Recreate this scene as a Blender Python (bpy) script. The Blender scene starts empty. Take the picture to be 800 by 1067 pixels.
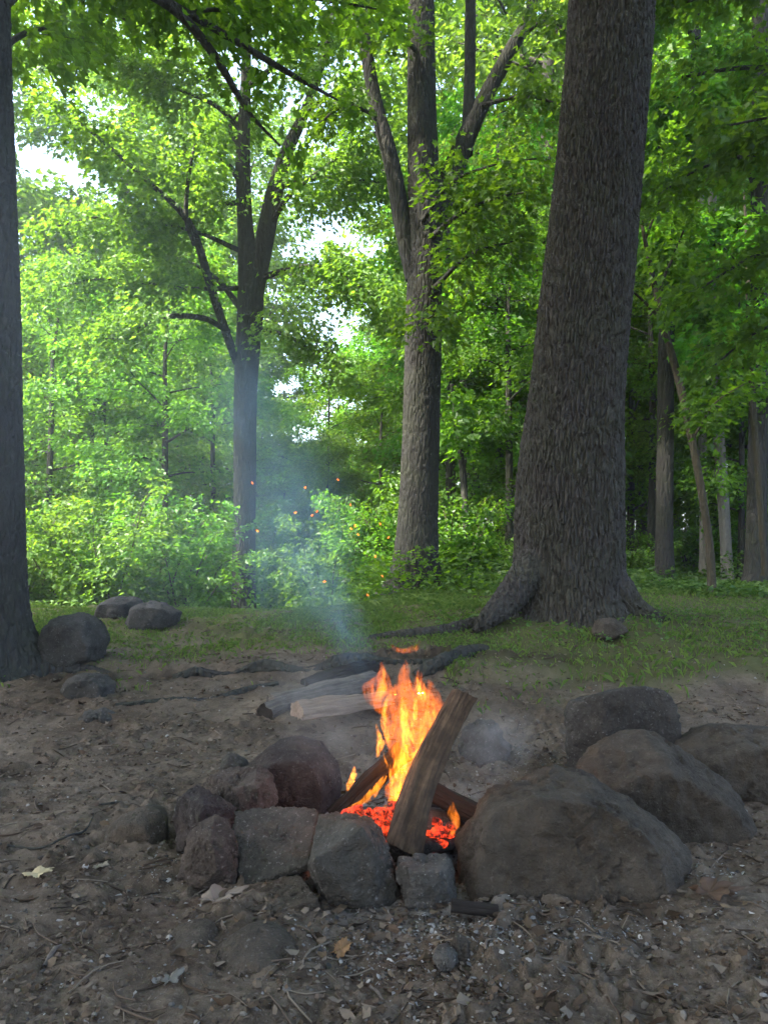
import bpy, bmesh, math, random
import numpy as np
from mathutils import Vector

sc = bpy.context.scene
COL = sc.collection
R = math.radians
rng = np.random.default_rng(11)

# ------------------------------------------------------------------ camera
F = 802.0; HX, HY = 400.0, 533.5
CAMZ = 1.05; PITCH = math.atan2(560 - 533.5, F)
cam_d = bpy.data.cameras.new('camera'); cam = bpy.data.objects.new('camera', cam_d); COL.objects.link(cam)
cam.location = (0, 0, CAMZ); cam.rotation_euler = (math.pi/2 + PITCH, 0, 0)
cam_d.sensor_fit = 'HORIZONTAL'; cam_d.sensor_width = 36; cam_d.lens = F/800*36
cam_d.clip_start = .05; cam_d.clip_end = 1000
sc.camera = cam

def P(px, py, Y):
    """world point seen at photograph pixel (px, py) at distance Y in front"""
    a = (px-HX)/F; b = (HY-py)/F
    d = np.array([a, math.cos(PITCH)-b*math.sin(PITCH), math.sin(PITCH)+b*math.cos(PITCH)])
    return d*(Y/d[1]) + np.array([0, 0, CAMZ])

# ------------------------------------------------------------------ noise
def _h(i, j, k, s):
    n = (i.astype(np.int64)*374761393 + j.astype(np.int64)*668265263 + k.astype(np.int64)*2147483647 + s*1274126177) & 0xffffffff
    n = ((n ^ (n >> 13))*1274126177) & 0xffffffff
    n = ((n ^ (n >> 15))*2246822519) & 0xffffffff
    return ((n ^ (n >> 16)) & 0xffffff)/float(0xffffff)
def vnoise(p, s=0):
    p = np.asarray(p, float); f = np.floor(p); t = p-f; t = t*t*t*(t*(t*6-15)+10)
    i, j, k = (f[..., n].astype(np.int64) for n in range(3)); x, y, z = t[..., 0], t[..., 1], t[..., 2]
    def L(a, b, w): return a+(b-a)*w
    return L(L(L(_h(i,j,k,s), _h(i+1,j,k,s), x), L(_h(i,j+1,k,s), _h(i+1,j+1,k,s), x), y),
             L(L(_h(i,j,k+1,s), _h(i+1,j,k+1,s), x), L(_h(i,j+1,k+1,s), _h(i+1,j+1,k+1,s), x), y), z)*2-1
def fbm(p, o=4, s=0, g=.5):
    p = np.asarray(p, float); a = 1.; r = 0.; n = 0.
    for q in range(o):
        r = r+a*vnoise(p*(2.03**q)+q*17.3, s+q); n += a; a *= g
    return r/n
def cell2(u, v, s=0, wrap=None):
    """F1, F2 of a jittered 2-d cell pattern"""
    iu = np.floor(u).astype(np.int64); iv = np.floor(v).astype(np.int64)
    f1 = np.full(u.shape, 9.); f2 = np.full(u.shape, 9.)
    for a in (-1, 0, 1):
        for b in (-1, 0, 1):
            ci = iu+a; cj = iv+b
            hi = ci % wrap if wrap else ci
            dx = ci+_h(hi, cj, hi*0, s)-u; dy = cj+_h(hi, cj, hi*0+1, s+5)-v
            d = np.sqrt(dx*dx+dy*dy)
            f2 = np.minimum(f2, np.maximum(f1, d)); f1 = np.minimum(f1, d)
    return f1, f2
def sst(x, a, b):
    t = np.clip((np.asarray(x, float)-a)/(b-a), 0, 1); return t*t*(3-2*t)

# ------------------------------------------------------------------ mesh helpers
def mesh_np(name, V, faces_idx, face_len, smooth=True):
    me = bpy.data.meshes.new(name)
    V = np.ascontiguousarray(V, dtype=np.float32); faces_idx = np.ascontiguousarray(faces_idx, dtype=np.int32)
    me.vertices.add(len(V)); me.vertices.foreach_set('co', V.ravel())
    me.loops.add(len(faces_idx)); me.loops.foreach_set('vertex_index', faces_idx)
    fl = np.asarray(face_len, dtype=np.int32)
    st = np.concatenate([[0], np.cumsum(fl)[:-1]]).astype(np.int32)
    me.polygons.add(len(fl)); me.polygons.foreach_set('loop_start', st); me.polygons.foreach_set('loop_total', fl)
    me.polygons.foreach_set('use_smooth', np.full(len(fl), smooth, dtype=bool))
    me.update(calc_edges=True)
    return me
def link(name, me, mat=None, parent=None):
    o = bpy.data.objects.new(name, me); COL.objects.link(o)
    if mat is not None:
        for m in (mat if isinstance(mat, (list, tuple)) else [mat]): me.materials.append(m)
    if parent is not None: o.parent = parent
    return o
def tag(o, label=None, cat=None, group=None, kind=None):
    if label: o['label'] = label
    if cat: o['category'] = cat
    if group: o['group'] = group
    if kind: o['kind'] = kind
    return o
def empty(name, loc=(0, 0, 0)):
    o = bpy.data.objects.new(name, None); o.location = loc; o.empty_display_size = .2; COL.objects.link(o); return o
class MB:
    """collects quad/tri/ngon pieces"""
    def __init__(s): s.V = []; s.I = []; s.L = []; s.n = 0
    def add(s, V, I, L):
        s.V.append(np.asarray(V, float).reshape(-1, 3)); s.I.append(np.asarray(I).ravel()+s.n); s.L.append(np.asarray(L).ravel()); s.n += len(s.V[-1])
    def build(s, name, mat, parent=None, off=None, smooth=True):
        V = np.concatenate(s.V)
        if off is not None: V = V-np.asarray(off)
        return link(name, mesh_np(name, V, np.concatenate(s.I), np.concatenate(s.L), smooth), mat, parent)
def norm(v): return v/np.maximum(np.linalg.norm(v, axis=-1, keepdims=True), 1e-9)
def spline(pts, n):
    """Catmull-Rom through the points (any number of columns)"""
    p = np.asarray(pts, float); m = len(p)
    if m == 2: return p[0]+(p[1]-p[0])*np.linspace(0, 1, n)[:, None]
    q = np.vstack([2*p[0]-p[1], p, 2*p[-1]-p[-2]])
    d = np.concatenate([[0], np.cumsum(np.maximum(np.linalg.norm(np.diff(p[:, :3], axis=0), axis=1), 1e-6))])
    s = np.linspace(0, d[-1], n); i = np.clip(np.searchsorted(d, s, 'right')-1, 0, m-2)
    t = ((s-d[i])/(d[i+1]-d[i]))[:, None]
    a, b, c, e = q[i], q[i+1], q[i+2], q[i+3]
    return .5*(2*b+(c-a)*t+(2*a-5*b+4*c-e)*t*t+(3*b-a-3*c+e)*t**3)
def frames(C):
    T = norm(np.gradient(C, axis=0)); ref = np.array([0, 1., 0]) if abs(T[0, 1]) < .9 else np.array([1., 0, 0])
    A = np.zeros_like(T); A[0] = norm(np.cross(ref, T[0]))
    for i in range(1, len(T)):
        a = A[i-1]-T[i]*np.dot(A[i-1], T[i]); A[i] = a/np.linalg.norm(a)
    return T, A, np.cross(T, A)
def grid_faces(rows, segs):
    i, j = np.meshgrid(np.arange(rows-1), np.arange(segs), indexing='ij')
    a = i*segs+j; b = i*segs+(j+1) % segs
    return np.stack([a, b, b+segs, a+segs], -1).reshape(-1), np.full((rows-1)*segs, 4)
def tube(mb, pts, rows, segs, disp=None, cap=False):
    """pts: (x,y,z,r); disp(theta, s, C) -> radius offset; adds a tube"""
    S = spline(pts, rows); C = S[:, :3]; r = np.maximum(S[:, 3], .0006)
    T, A, B = frames(C)
    th = np.arange(segs)/segs*2*math.pi
    rad = np.repeat(r[:, None], segs, 1)
    s = np.concatenate([[0], np.cumsum(np.linalg.norm(np.diff(C, axis=0), axis=1))])
    if disp is not None: rad = rad+disp(th[None, :]+0*rad, s[:, None]+0*rad, rad, C)
    V = C[:, None, :]+rad[..., None]*(np.cos(th)[None, :, None]*A[:, None, :]+np.sin(th)[None, :, None]*B[:, None, :])
    I, L = grid_faces(rows, segs); V = V.reshape(-1, 3)
    if cap:
        n = len(V); I = np.concatenate([I, np.arange(segs)[::-1], (rows-1)*segs+np.arange(segs)]); L = np.concatenate([L, [segs, segs]])
    mb.add(V, I, L); return C

# ------------------------------------------------------------------ materials
class NT:
    def __init__(s, name):
        s.m = bpy.data.materials.new(name); s.m.use_nodes = True; s.t = s.m.node_tree; s.t.nodes.clear()
        s.out = s.t.nodes.new('ShaderNodeOutputMaterial')
    def n(s, typ, **kw):
        nd = s.t.nodes.new('ShaderNode'+typ)
        for k, v in kw.items():
            if k.startswith('i_'):
                key = k[2:]; key = int(key) if key.isdigit() else key.replace('_', ' ')
                s.set(nd.inputs[key], v)
            else: setattr(nd, k, v)
        return nd
    def set(s, sock, v):
        if isinstance(v, bpy.types.NodeSocket): s.t.links.new(v, sock)
        elif isinstance(v, bpy.types.Node): s.t.links.new(v.outputs[0], sock)
        else:
            if isinstance(v, tuple) and len(v) == 3 and sock.type == 'RGBA': v = v+(1,)
            sock.default_value = v
    def noise(s, vec, scale, detail=4, rough=.55, dist=0):
        return s.n('TexNoise', i_Vector=vec, i_Scale=scale, i_Detail=detail, i_Roughness=rough, i_Distortion=dist).outputs['Fac']
    def ramp(s, fac, *stops):
        nd = s.n('ValToRGB'); s.set(nd.inputs[0], fac); e = nd.color_ramp.elements
        while len(e) < len(stops): e.new(.5)
        for el, (p, c) in zip(e, stops):
            el.position = p; el.color = (c, c, c, 1) if not isinstance(c, tuple) else c+(1,)
        return nd.outputs[0]
    def mix(s, fac, a, b, blend='MIX'):
        nd = s.n('MixRGB', blend_type=blend); s.set(nd.inputs[0], fac); s.set(nd.inputs[1], a); s.set(nd.inputs[2], b); return nd.outputs[0]
    def math(s, op, a, b=0., clamp=False):
        nd = s.n('Math', operation=op, use_clamp=clamp); s.set(nd.inputs[0], a); s.set(nd.inputs[1], b); return nd.outputs[0]
    def mapping(s, vec, scale=(1, 1, 1), rot=(0, 0, 0)):
        return s.n('Mapping', i_Vector=vec, i_Scale=scale, i_Rotation=rot).outputs[0]
    def obj(s): return s.n('TexCoord').outputs['Object']
    def pos(s): return s.n('NewGeometry').outputs['Position']
    def island(s): return s.n('NewGeometry').outputs['Random Per Island']
    def bump(s, h, strength=.5, dist=.01, nrm=None):
        b = s.n('Bump', i_Height=h, i_Strength=strength, i_Distance=dist)
        if nrm is not None: s.set(b.inputs['Normal'], nrm)
        return b.outputs[0]
    def bsdf(s, col, rough=.9, nrm=None, spec=.2, **kw):
        b = s.n('BsdfPrincipled'); s.set(b.inputs['Base Color'], col); s.set(b.inputs['Roughness'], rough)
        b.inputs['Specular IOR Level'].default_value = spec
        if nrm is not None: s.set(b.inputs['Normal'], nrm)
        s.set(s.out.inputs[0], b.outputs[0]); return b

def leaf_mat(name, lo, hi, trans, tfac=.5):
    t = NT(name); r = t.island()
    col = t.mix(r, lo, hi)
    oi = t.n('ObjectInfo').outputs['Random']
    col = t.n('HueSaturation', i_Hue=t.math('ADD', t.math('MULTIPLY', oi, .03), .485), i_Saturation=1., i_Value=t.math('ADD', t.math('MULTIPLY', oi, .5), .75), i_Color=col).outputs[0]
    tr = t.mix(1., col, tuple(trans), 'MULTIPLY')
    d = t.n('BsdfDiffuse', i_Color=col); tl = t.n('BsdfTranslucent', i_Color=tr)
    g = t.n('BsdfGlossy', i_Color=(.9, .95, 1.), i_Roughness=.45)
    m = t.n('MixShader', i_Fac=tfac); t.set(m.inputs[1], d); t.set(m.inputs[2], tl)
    m2 = t.n('MixShader', i_Fac=.015); t.set(m2.inputs[1], m); t.set(m2.inputs[2], g)
    t.set(t.out.inputs[0], m2); return t.m

def bark_mat(name, dark, light, scale=18, strength=.9, tint=(.05, .06, .03), tint_amt=.3):
    t = NT(name); p = t.pos()
    w = t.mapping(p, (1, 1, .22))
    w2 = t.n('VectorMath', operation='ADD'); t.set(w2.inputs[0], w)
    nz = t.n('TexNoise', i_Vector=t.mapping(p, (1, 1, .5)), i_Scale=9., i_Detail=3.)
    sc_ = t.n('VectorMath', operation='SCALE', i_Scale=.05); t.set(sc_.inputs[0], nz.outputs['Color']); t.set(w2.inputs[1], sc_.outputs[0])
    v = t.n('TexVoronoi', feature='DISTANCE_TO_EDGE', i_Vector=w2.outputs[0], i_Scale=scale).outputs['Distance']
    f1 = t.noise(t.mapping(p, (1, 1, .3)), 40, 6, .7)
    f2 = t.noise(p, 3.5, 4)
    h = t.math('ADD', t.math('MULTIPLY', t.math('MINIMUM', v, .25), 2.6), t.math('MULTIPLY', f1, .45))
    col = t.mix(f1, dark, light)
    col = t.mix(t.ramp(f2, (.35, 0.), (.7, tint_amt)), col, tint)
    lich = t.ramp(t.noise(p, 7., 5, .7), (.6, 0.), (.72, .4))
    col = t.mix(lich, col, tuple(min(1, c*1.7+.02) for c in light))
    t.bsdf(col, .95, t.bump(h, strength, .03), .1); return t.m

def rock_mat(name, a, b, speck=(.32, .32, .3), sp=.5, warm=(.085, .064, .046), soil=.5, bump=.6):
    t = NT(name); p = t.pos()
    n1 = t.noise(p, 4.5, 6, .6); n2 = t.noise(p, 26, 6, .7); n3 = t.noise(p, 120, 3, .7)
    col = t.mix(t.ramp(n1, (.35, 0.), (.65, 1.)), a, b)
    col = t.mix(t.ramp(n2, (.42, 0.), (.70, .85)), col, tuple(c*.42 for c in a))
    col = t.mix(t.ramp(t.noise(p, 13, 6, .75), (.52, 0.), (.70, .7)), col, tuple(c*1.55 for c in b))
    col = t.mix(t.ramp(t.noise(p, 9., 5, .7), (.5, 0.), (.68, soil)), col, warm)
    col = t.mix(t.ramp(t.noise(p, 75, 4, .65), (.6, 0.), (.7, sp)), col, speck)
    h = t.math('ADD', t.math('MULTIPLY', n2, 1.), t.math('MULTIPLY', n3, .5))
    t.bsdf(col, .9, t.bump(h, 1., .028), .2); return t.m

# ------------------------------------------------------------------ ground shape
def gz0(x, y):
    x = np.asarray(x, float); y = np.asarray(y, float)
    q = np.stack([x*.5, y*.5, x*0+3.3], -1)
    w = fbm(q, 3, 40)*.5
    right = sst(x, .6, 2.2); left = sst(-x, 1.6, 3.2); mid = (1-right)*(1-left)
    yy = y+w*.6
    z = .10*sst(yy, 3.9, 5.1)
    z = z+mid*(.08*sst(yy, 5.14, 5.28)+.20*sst(yy, 5.0, 7.2))+(right+left)*(.27*sst(yy, 4.3, 7.0))
    z = z-.95*sst(y, 6.8, 12.5)*sst(-x, -.45, .9)*(1+.6*sst(y, 14, 30))
    z = z+.10*np.exp(-((x-1.55)**2+(y-6.6)**2)/.9)
    z = z+.05*fbm(q*.6, 3, 70)*sst(y, 3, 8)
    z = z+.6*fbm(q*.12, 3, 71)*sst(y, 14, 40)
    return z
def pit(x, y): return np.exp(-(((x-.12)/.5)**2+((y-2.75)/.55)**2)**2)
def gz(x, y):
    return gz0(x, y)-.035*pit(np.asarray(x, float), np.asarray(y, float))
def G(px, py):
    """ground point seen at photograph pixel"""
    a = P(px, py, 1.)-np.array([0, 0, CAMZ]); lo = .8
    ys = np.geomspace(.8, 60, 4000); zs = CAMZ+a[2]*ys; g = gz(a[0]*ys, ys)
    k = np.argmax(zs < g); Y = ys[k]
    return np.array([a[0]*Y, Y, float(gz(a[0]*Y, Y))])
def grassy(x, y):
    """0 bare trodden dirt .. 1 grass"""
    q = np.stack([x*1.3, y*1.3, x*0], -1); n = fbm(q, 4, 90)
    edge = np.where(x > .4, 4.55-.12*x, 5.35+.02*x) - .35*sst(-x, 1.9, 2.6)
    return sst(y+n*1.1, edge, edge+.9)

# ------------------------------------------------------------------ the ground sheet
def build_ground():
    nu, nv = 560, 680
    u = np.linspace(-1, 1, nu); X = .6*np.sinh(5.3*u)
    v = np.linspace(-.70, 1, nv); Y = 2.5+.5*np.sinh(6.0*v)
    x, y = np.meshgrid(X, Y, indexing='ij'); x = x.ravel(); y = y.ravel()
    gr = grassy(x, y); pt = pit(x, y)
    z = gz(x, y)
    q = np.stack([x, y, x*0], -1)
    near = 1-sst(y, 6, 11)
    wob = fbm(q*2.2, 3, 9)
    q2 = q+.06*np.stack([fbm(q*5, 2, 61), fbm(q*5, 2, 62), x*0], -1)
    z = z+near*(.030*fbm(q2*3.1, 5, 1)+.016*fbm(q2*13, 4, 2)*(1+.8*wob))
    clod = np.abs(fbm(q2*26, 3, 3)); z = z+near*.018*(sst(clod, .12, .6))*(.4+1.2*sst(wob, -.2, .5))
    z = z+near*.006*fbm(q*70, 2, 4)
    # eroded earth lip where the turf bank begins
    lip = np.exp(-((y+fbm(q*.5, 3, 40)*.3-5.22)/.085)**2)*sst(fbm(q*1.9, 3, 77), -.35, .15)*(1-sst(x, .9, 1.8))*(1-sst(-x, 2.0, 2.8))
    z = z+lip*(.10*fbm(q*5, 4, 12)+.07*np.abs(fbm(q*15, 3, 13)))
    # ash heaped low inside the ring
    z = z+pt*.02*fbm(q*20, 4, 15)
    n = nu*nv
    i, j = np.meshgrid(np.arange(nu-1), np.arange(nv-1), indexing='ij')
    a = i*nv+j; I = np.stack([a, a+nv, a+nv+1, a+1], -1).reshape(-1)
    me = mesh_np('ground', np.stack([x, y, z], -1), I, np.full((nu-1)*(nv-1), 4))
    for nm, arr in (('grass', gr), ('ash', pt), ('lip', np.clip(lip, 0, 1))):
        at = me.attributes.new(nm, 'FLOAT', 'POINT'); at.data.foreach_set('value', arr.astype(np.float32))
    t = NT('trodden_earth'); p = t.pos()
    att = lambda nm: t.n('Attribute', attribute_name=nm).outputs['Fac']
    n1 = t.noise(p, 2.2, 6, .6); n2 = t.noise(p, 17, 6, .7); n3 = t.noise(p, 90, 4, .7)
    dirt = t.mix(t.ramp(n1, (.36, 0.), (.64, 1.)), (.066, .050, .037), (.142, .114, .088))
    dirt = t.mix(t.ramp(n2, (.40, 0.), (.72, .8)), dirt, (.036, .027, .020))
    dirt = t.mix(t.ramp(n3, (.55, 0.), (.72, .55)), dirt, (.20, .17, .14))
    soil = t.mix(n2, (.045, .050, .018), (.075, .085, .028))
    col = t.mix(t.math('MULTIPLY', att('grass'), .85), dirt, soil)
    col = t.mix(t.math('MULTIPLY', att('lip'), .75), col, (.028, .021, .015))
    ashc = t.mix(t.ramp(n2, (.35, 0.), (.65, 1.)), (.15, .145, .14), (.36, .345, .325))
    am = t.math('MULTIPLY', att('ash'), t.ramp(t.noise(p, 6, 5, .65), (.36, 0.), (.56, .95)))
    col = t.mix(am, col, ashc)
    h = t.math('ADD', t.math('MULTIPLY', n2, .8), t.math('MULTIPLY', n3, .5))
    t.bsdf(col, .95, t.bump(h, .7, .02), .12)
    tag(link('ground', me, t.m), 'trodden bare earth giving way to grass under the trees', 'ground', kind='structure')
build_ground()

# ------------------------------------------------------------------ stones
_ico = {}
def ico(sub):
    if sub not in _ico:
        bm = bmesh.new(); bmesh.ops.create_icosphere(bm, subdivisions=sub, radius=1)
        V = np.array([v.co[:] for v in bm.verts]); V = norm(V)
        I = np.array([[l.index for l in f.verts] for f in bm.faces]).ravel(); bm.free(); _ico[sub] = (V, I)
    return _ico[sub]
def hull_planes(pts):
    bm = bmesh.new()
    for p in pts: bm.verts.new(p)
    r = bmesh.ops.convex_hull(bm, input=bm.verts)
    bm.normal_update(); c = np.mean(pts, axis=0); N = []; D = []
    for f in bm.faces:
        n = np.array(f.normal[:]); d = n.dot(np.array(f.verts[0].co[:])-c)
        if d < 0: n = -n; d = -d
        N.append(n); D.append(max(d, 1e-4))
    bm.free(); return c, np.array(N), np.array(D)
def rock_V(pts, sub, p, amp, freq, seed, fine=.006, chip=0., grooves=(), cuts=0):
    c, N, D = hull_planes(pts); U, I = ico(sub); p = p*2.2 if (p >= 40 and not cuts) else p
    # merge near-parallel hull faces so a flat side does not count twice
    keep = []
    for k in np.argsort(D):
        if all(N[k].dot(N[m]) < .97 for m in keep): keep.append(k)
    N = N[keep]; D = D[keep]
    if cuts:      # knocked-off corners and broken facets
        q_ = np.random.default_rng(seed*13+1); nn = norm(q_.normal(size=(cuts, 3)))
        hs = ((pts-c)@nn.T).max(0)
        N = np.vstack([N, nn]); D = np.concatenate([D, hs*q_.uniform(.80, .96, cuts)]); p = max(p, 34)*2.6
    q = np.maximum(U@N.T, 0)/D
    qm = q.max(1); r = 1./(qm*np.sum((q/qm[:, None])**p, 1)**(1./p))
    V = U*r[:, None]
    W = V*freq+seed*7.1
    m = fbm(W, 5, seed); 
    d = amp*m+fine*(fbm(V*freq*7+seed, 5, seed+3, .66)-.5*np.abs(fbm(V*freq*3.1+seed*3, 4, seed+6, .6)))-fine*1.2*sst(fbm(V*freq*4+seed*2, 3, seed+5), .18, .5)
    for g in grooves:
        w_ = V+c; a_, b_ = g; ab = b_-a_; ab[1] = 0; u_ = w_-a_; u_[:, 1] = 0
        tt = np.clip(u_@ab/(ab@ab), 0, 1); dist = np.linalg.norm(u_-tt[:, None]*ab, axis=1)+.006*fbm(w_*40, 2, 3)
        d = d-.012*np.exp(-(dist/.005)**2)*(w_[:, 1] < c[1])
    if chip: d = d-chip*sst(np.abs(fbm(W*1.7+5, 3, seed+8)), .3, .0)*.6+chip*.5*np.round(fbm(W*1.2, 2, seed+9)*4)/4
    return c, V+U*d[:, None], I
def make_rock(name, label, cat, sil, Yc, front, back, mat, p=16, amp=.012, freq=6., seed=1, sub=6, shrink=.62, fine=.004, chip=0., extra=(), group=None, fshift=(0, 0), tilt=0., grooves=(), cuts=None):
    ctr = np.mean(np.array(sil, float), axis=0)
    pts = [P(a, b, Yc-tilt*(b-ctr[1])) for a, b in sil]
    for (a, b) in sil:
        Yt = Yc-tilt*(b-ctr[1])
        f = ctr+shrink*(np.array([a, b])-ctr)+np.array(fshift)
        pts.append(P(f[0], f[1], Yt)-np.array([0, front, 0])*1.)
        k = ctr+shrink*(np.array([a, b])-ctr); pts.append(P(k[0], k[1], Yt)+np.array([0, back, 0]))
    pts += [P(*e) for e in extra]
    c, V, I = rock_V(np.array(pts), sub, p, amp, freq, seed, fine, chip, grooves, (12 if p >= 24 else (7 if p > 11 else 0)) if cuts is None else cuts)
    zb = V[:, 2].min(); o0 = np.array([c[0], c[1], c[2]+zb])
    me = mesh_np(name, V+c-o0, I, np.full(len(I)//3, 3))
    o = link(name, me, mat); o.location = o0
    return tag(o, label, cat, group)

M_bould = rock_mat('weathered_boulder', (0.0462, 0.0383, 0.0304), (0.0825, 0.07, 0.0568), warm=(.075, .056, .039), sp=.3, speck=(.2, .19, .17))
M_grey = rock_mat('grey_stone', (.046, .0425, .037), (.086, .081, .072), speck=(.30, .29, .27), sp=.55, soil=.5)
M_dark = rock_mat('dark_stone', (.034, .033, .031), (.075, .072, .068), speck=(.24, .24, .24), sp=.5, soil=.12)
M_red = rock_mat('reddish_stone', (0.05, 0.04, 0.034), (0.098, 0.079, 0.067), speck=(.3, .28, .26), sp=.4, soil=.3)
M_soot = rock_mat('sooty_stone', (0.03, 0.0255, 0.0248), (0.0638, 0.0525, 0.0495), sp=.25, soil=.3)
M_soil = rock_mat('earthy_stone', (0.054, 0.0446, 0.0353), (0.09, 0.0749, 0.0598), sp=.3, soil=.7)
M_pale = rock_mat('ashy_stone', (0.06, 0.058, 0.055), (0.13, 0.125, 0.118), sp=.7, soil=.2)

RING = 'stones ringing the fire pit'
def make_poly(name, label, cat, pts, mat, p=200, amp=.006, freq=9., seed=1, sub=6, fine=.006, chip=.006, grooves=(), group=None):
    """a stone given by its corners (px, py, Y)"""
    c, V, I = rock_V(np.array([P(*e) for e in pts]), sub, p, amp, freq, seed, fine, chip, grooves)
    o0 = np.array([c[0], c[1], c[2]+V[:, 2].min()])
    o = link(name, mesh_np(name, V+c-o0, I, np.full(len(I)//3, 3)), mat); o.location = o0
    return tag(o, label, cat, group)
make_poly('fire_ring_boulder', 'big brown wedge-shaped boulder with a crack, at the front right of the fire ring', 'boulder',
          [(474, 872, 2.50), (500, 832, 2.54), (545, 804, 2.58), (575, 795, 2.58), (602, 800, 2.57), (652, 832, 2.54), (700, 866, 2.50), (721, 893, 2.46), (714, 930, 2.40), (478, 925, 2.40), (500, 856, 2.35), (556, 832, 2.33), (628, 842, 2.32), (694, 888, 2.33), (488, 950, 2.31), (560, 960, 2.26), (650, 955, 2.26), (708, 935, 2.31), (520, 850, 2.75), (660, 860, 2.75), (700, 920, 2.7), (490, 920, 2.7)],
          M_bould, 75, .016, 5., 3, 7, .011, .012, [(P(562, 873, 2.3), P(598, 872, 2.3)), (P(598, 872, 2.3), P(626, 850, 2.3)), (P(590, 848, 2.3), P(598, 858, 2.3))], group=RING)
make_rock('fire_ring_boulder', 'smooth brown boulder leaning behind the big wedge-shaped one, sloping down to the right', 'boulder',
          [(592, 800), (605, 780), (640, 760), (665, 757), (695, 770), (735, 795), (775, 832), (792, 862), (780, 890), (740, 892), (680, 885), (620, 850)], 2.86, .20, .2, M_bould, 30, .022, 5., 5, cuts=0, shrink=.72, fine=.011, chip=.014, fshift=(0, 12), group=RING)
make_rock('fire_ring_boulder', 'dark grey round-topped block with a black hollow face, behind the brown boulders', 'boulder',
          [(588, 748), (593, 735), (620, 727), (656, 727), (677, 739), (688, 762), (690, 800), (640, 812), (590, 806)], 3.42, .14, .2, M_dark, 38, .012, 7., 6, cuts=0, shrink=.80, fine=.007, chip=.008, fshift=(20, -26), group=RING)
make_rock('fire_ring_boulder', 'broad low brown boulder cut off by the right edge of the photo', 'boulder',
          [(700, 778), (730, 762), (780, 757), (840, 760), (880, 790), (880, 835), (800, 842), (740, 826), (705, 800)], 3.2, .18, .22, M_bould, 26, .020, 5., 8, cuts=0, shrink=.72, fine=.011, chip=.01, group=RING)
make_rock('fire_ring_boulder', 'dark round-topped stone behind the fire, half veiled in smoke', 'boulder',
          [(250, 812), (258, 788), (280, 771), (310, 766), (335, 772), (352, 795), (357, 822), (350, 850), (300, 860), (262, 850)], 3.1, .16, .2, M_soot, 12, .010, 6., 9, shrink=.66, fine=.007, group=RING)
make_rock('fire_ring_stone', 'small grey pointed stone at the back left of the ring, beside the dark round one', 'stone',
          [(225, 812), (229, 790), (238, 781), (255, 790), (270, 812), (255, 826), (232, 824)], 3.12, .08, .1, M_grey, 24, .008, 14., 12, 5, chip=.006, group=RING)
make_poly('fire_ring_stone', 'soot-reddened jagged stone left of the fire, topped with pale flecks', 'stone',
          [(204, 838, 2.86), (211, 815, 2.9), (240, 799, 2.92), (268, 796, 2.9), (285, 806, 2.88), (291, 832, 2.84), (280, 855, 2.78), (230, 862, 2.76), (245, 822, 2.74), (268, 818, 2.75), (250, 853, 2.70), (220, 820, 3.05), (275, 810, 3.05), (285, 845, 3.0), (215, 855, 3.0)],
          M_red, amp=.012, seed=13, fine=.008, chip=.012, group=RING)
make_poly('fire_ring_stone', 'dark faceted stone at the far left of the ring, above the reddish upright one', 'stone',
          [(186, 829, 2.66), (202, 818, 2.70), (216, 821, 2.68), (247, 842, 2.66), (245, 880, 2.62), (215, 894, 2.58), (184, 890, 2.6), (180, 850, 2.64), (212, 838, 2.54), (205, 872, 2.53), (200, 830, 2.8), (240, 850, 2.78), (190, 885, 2.75), (240, 885, 2.75)],
          M_soot, seed=14, fine=.007, chip=.009, group=RING)
make_poly('fire_ring_stone', 'reddish brown upright stone shaped like a tooth at the front left of the ring', 'stone',
          [(222, 848, 2.45), (238, 852, 2.46), (247, 872, 2.42), (250, 905, 2.40), (245, 930, 2.38), (210, 928, 2.36), (183, 916, 2.40), (192, 880, 2.44), (206, 857, 2.45), (218, 878, 2.35), (226, 908, 2.33), (215, 860, 2.56), (188, 920, 2.52), (246, 920, 2.52)],
          M_red, seed=15, fine=.007, chip=.008, group=RING)
make_poly('fire_ring_stone', 'flat grey slab tilted on the lower stone, its pale face with light specks', 'slab',
          [(243, 846, 2.60), (285, 839, 2.62), (331, 842, 2.60), (252, 925, 2.36), (322, 900, 2.37), (240, 880, 2.48), (254, 934, 2.38), (322, 909, 2.39), (334, 860, 2.55), (250, 905, 2.62), (325, 890, 2.64)],
          M_grey, seed=16, fine=.006, chip=.007, group=RING)
make_poly('fire_ring_stone', 'large angular grey block with a sharp peak, just right of the tilted slab', 'stone',
          [(331, 849, 2.42), (352, 844, 2.46), (385, 851, 2.42), (378, 863, 2.20), (325, 897, 2.16), (321, 905, 2.40), (345, 957, 2.26), (400, 964, 2.26), (426, 942, 2.34), (400, 868, 2.40), (340, 960, 2.48), (420, 950, 2.52)],
          M_grey, seed=17, fine=.007, chip=.008, group=RING)
make_poly('fire_ring_stone', 'low earthy stone wedged underneath the tilted slab', 'stone',
          [(258, 923, 2.34), (310, 911, 2.37), (246, 945, 2.22), (285, 950, 2.16), (332, 936, 2.20), (287, 990, 2.17), (335, 976, 2.20), (242, 982, 2.22), (262, 960, 2.42), (328, 955, 2.42)],
          M_soil, seed=18, fine=.006, group=RING)
make_poly('fire_ring_stone', 'ash-covered pale stone under the foot of the leaning log', 'stone',
          [(415, 893, 2.34), (440, 886, 2.38), (468, 889, 2.36), (475, 905, 2.32), (478, 952, 2.28), (450, 958, 2.24), (424, 952, 2.24), (411, 908, 2.30), (425, 906, 2.24), (458, 909, 2.22), (420, 900, 2.46), (470, 900, 2.46), (440, 955, 2.44)],
          M_pale, amp=.010, seed=19, fine=.008, chip=.010, group=RING)
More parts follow.
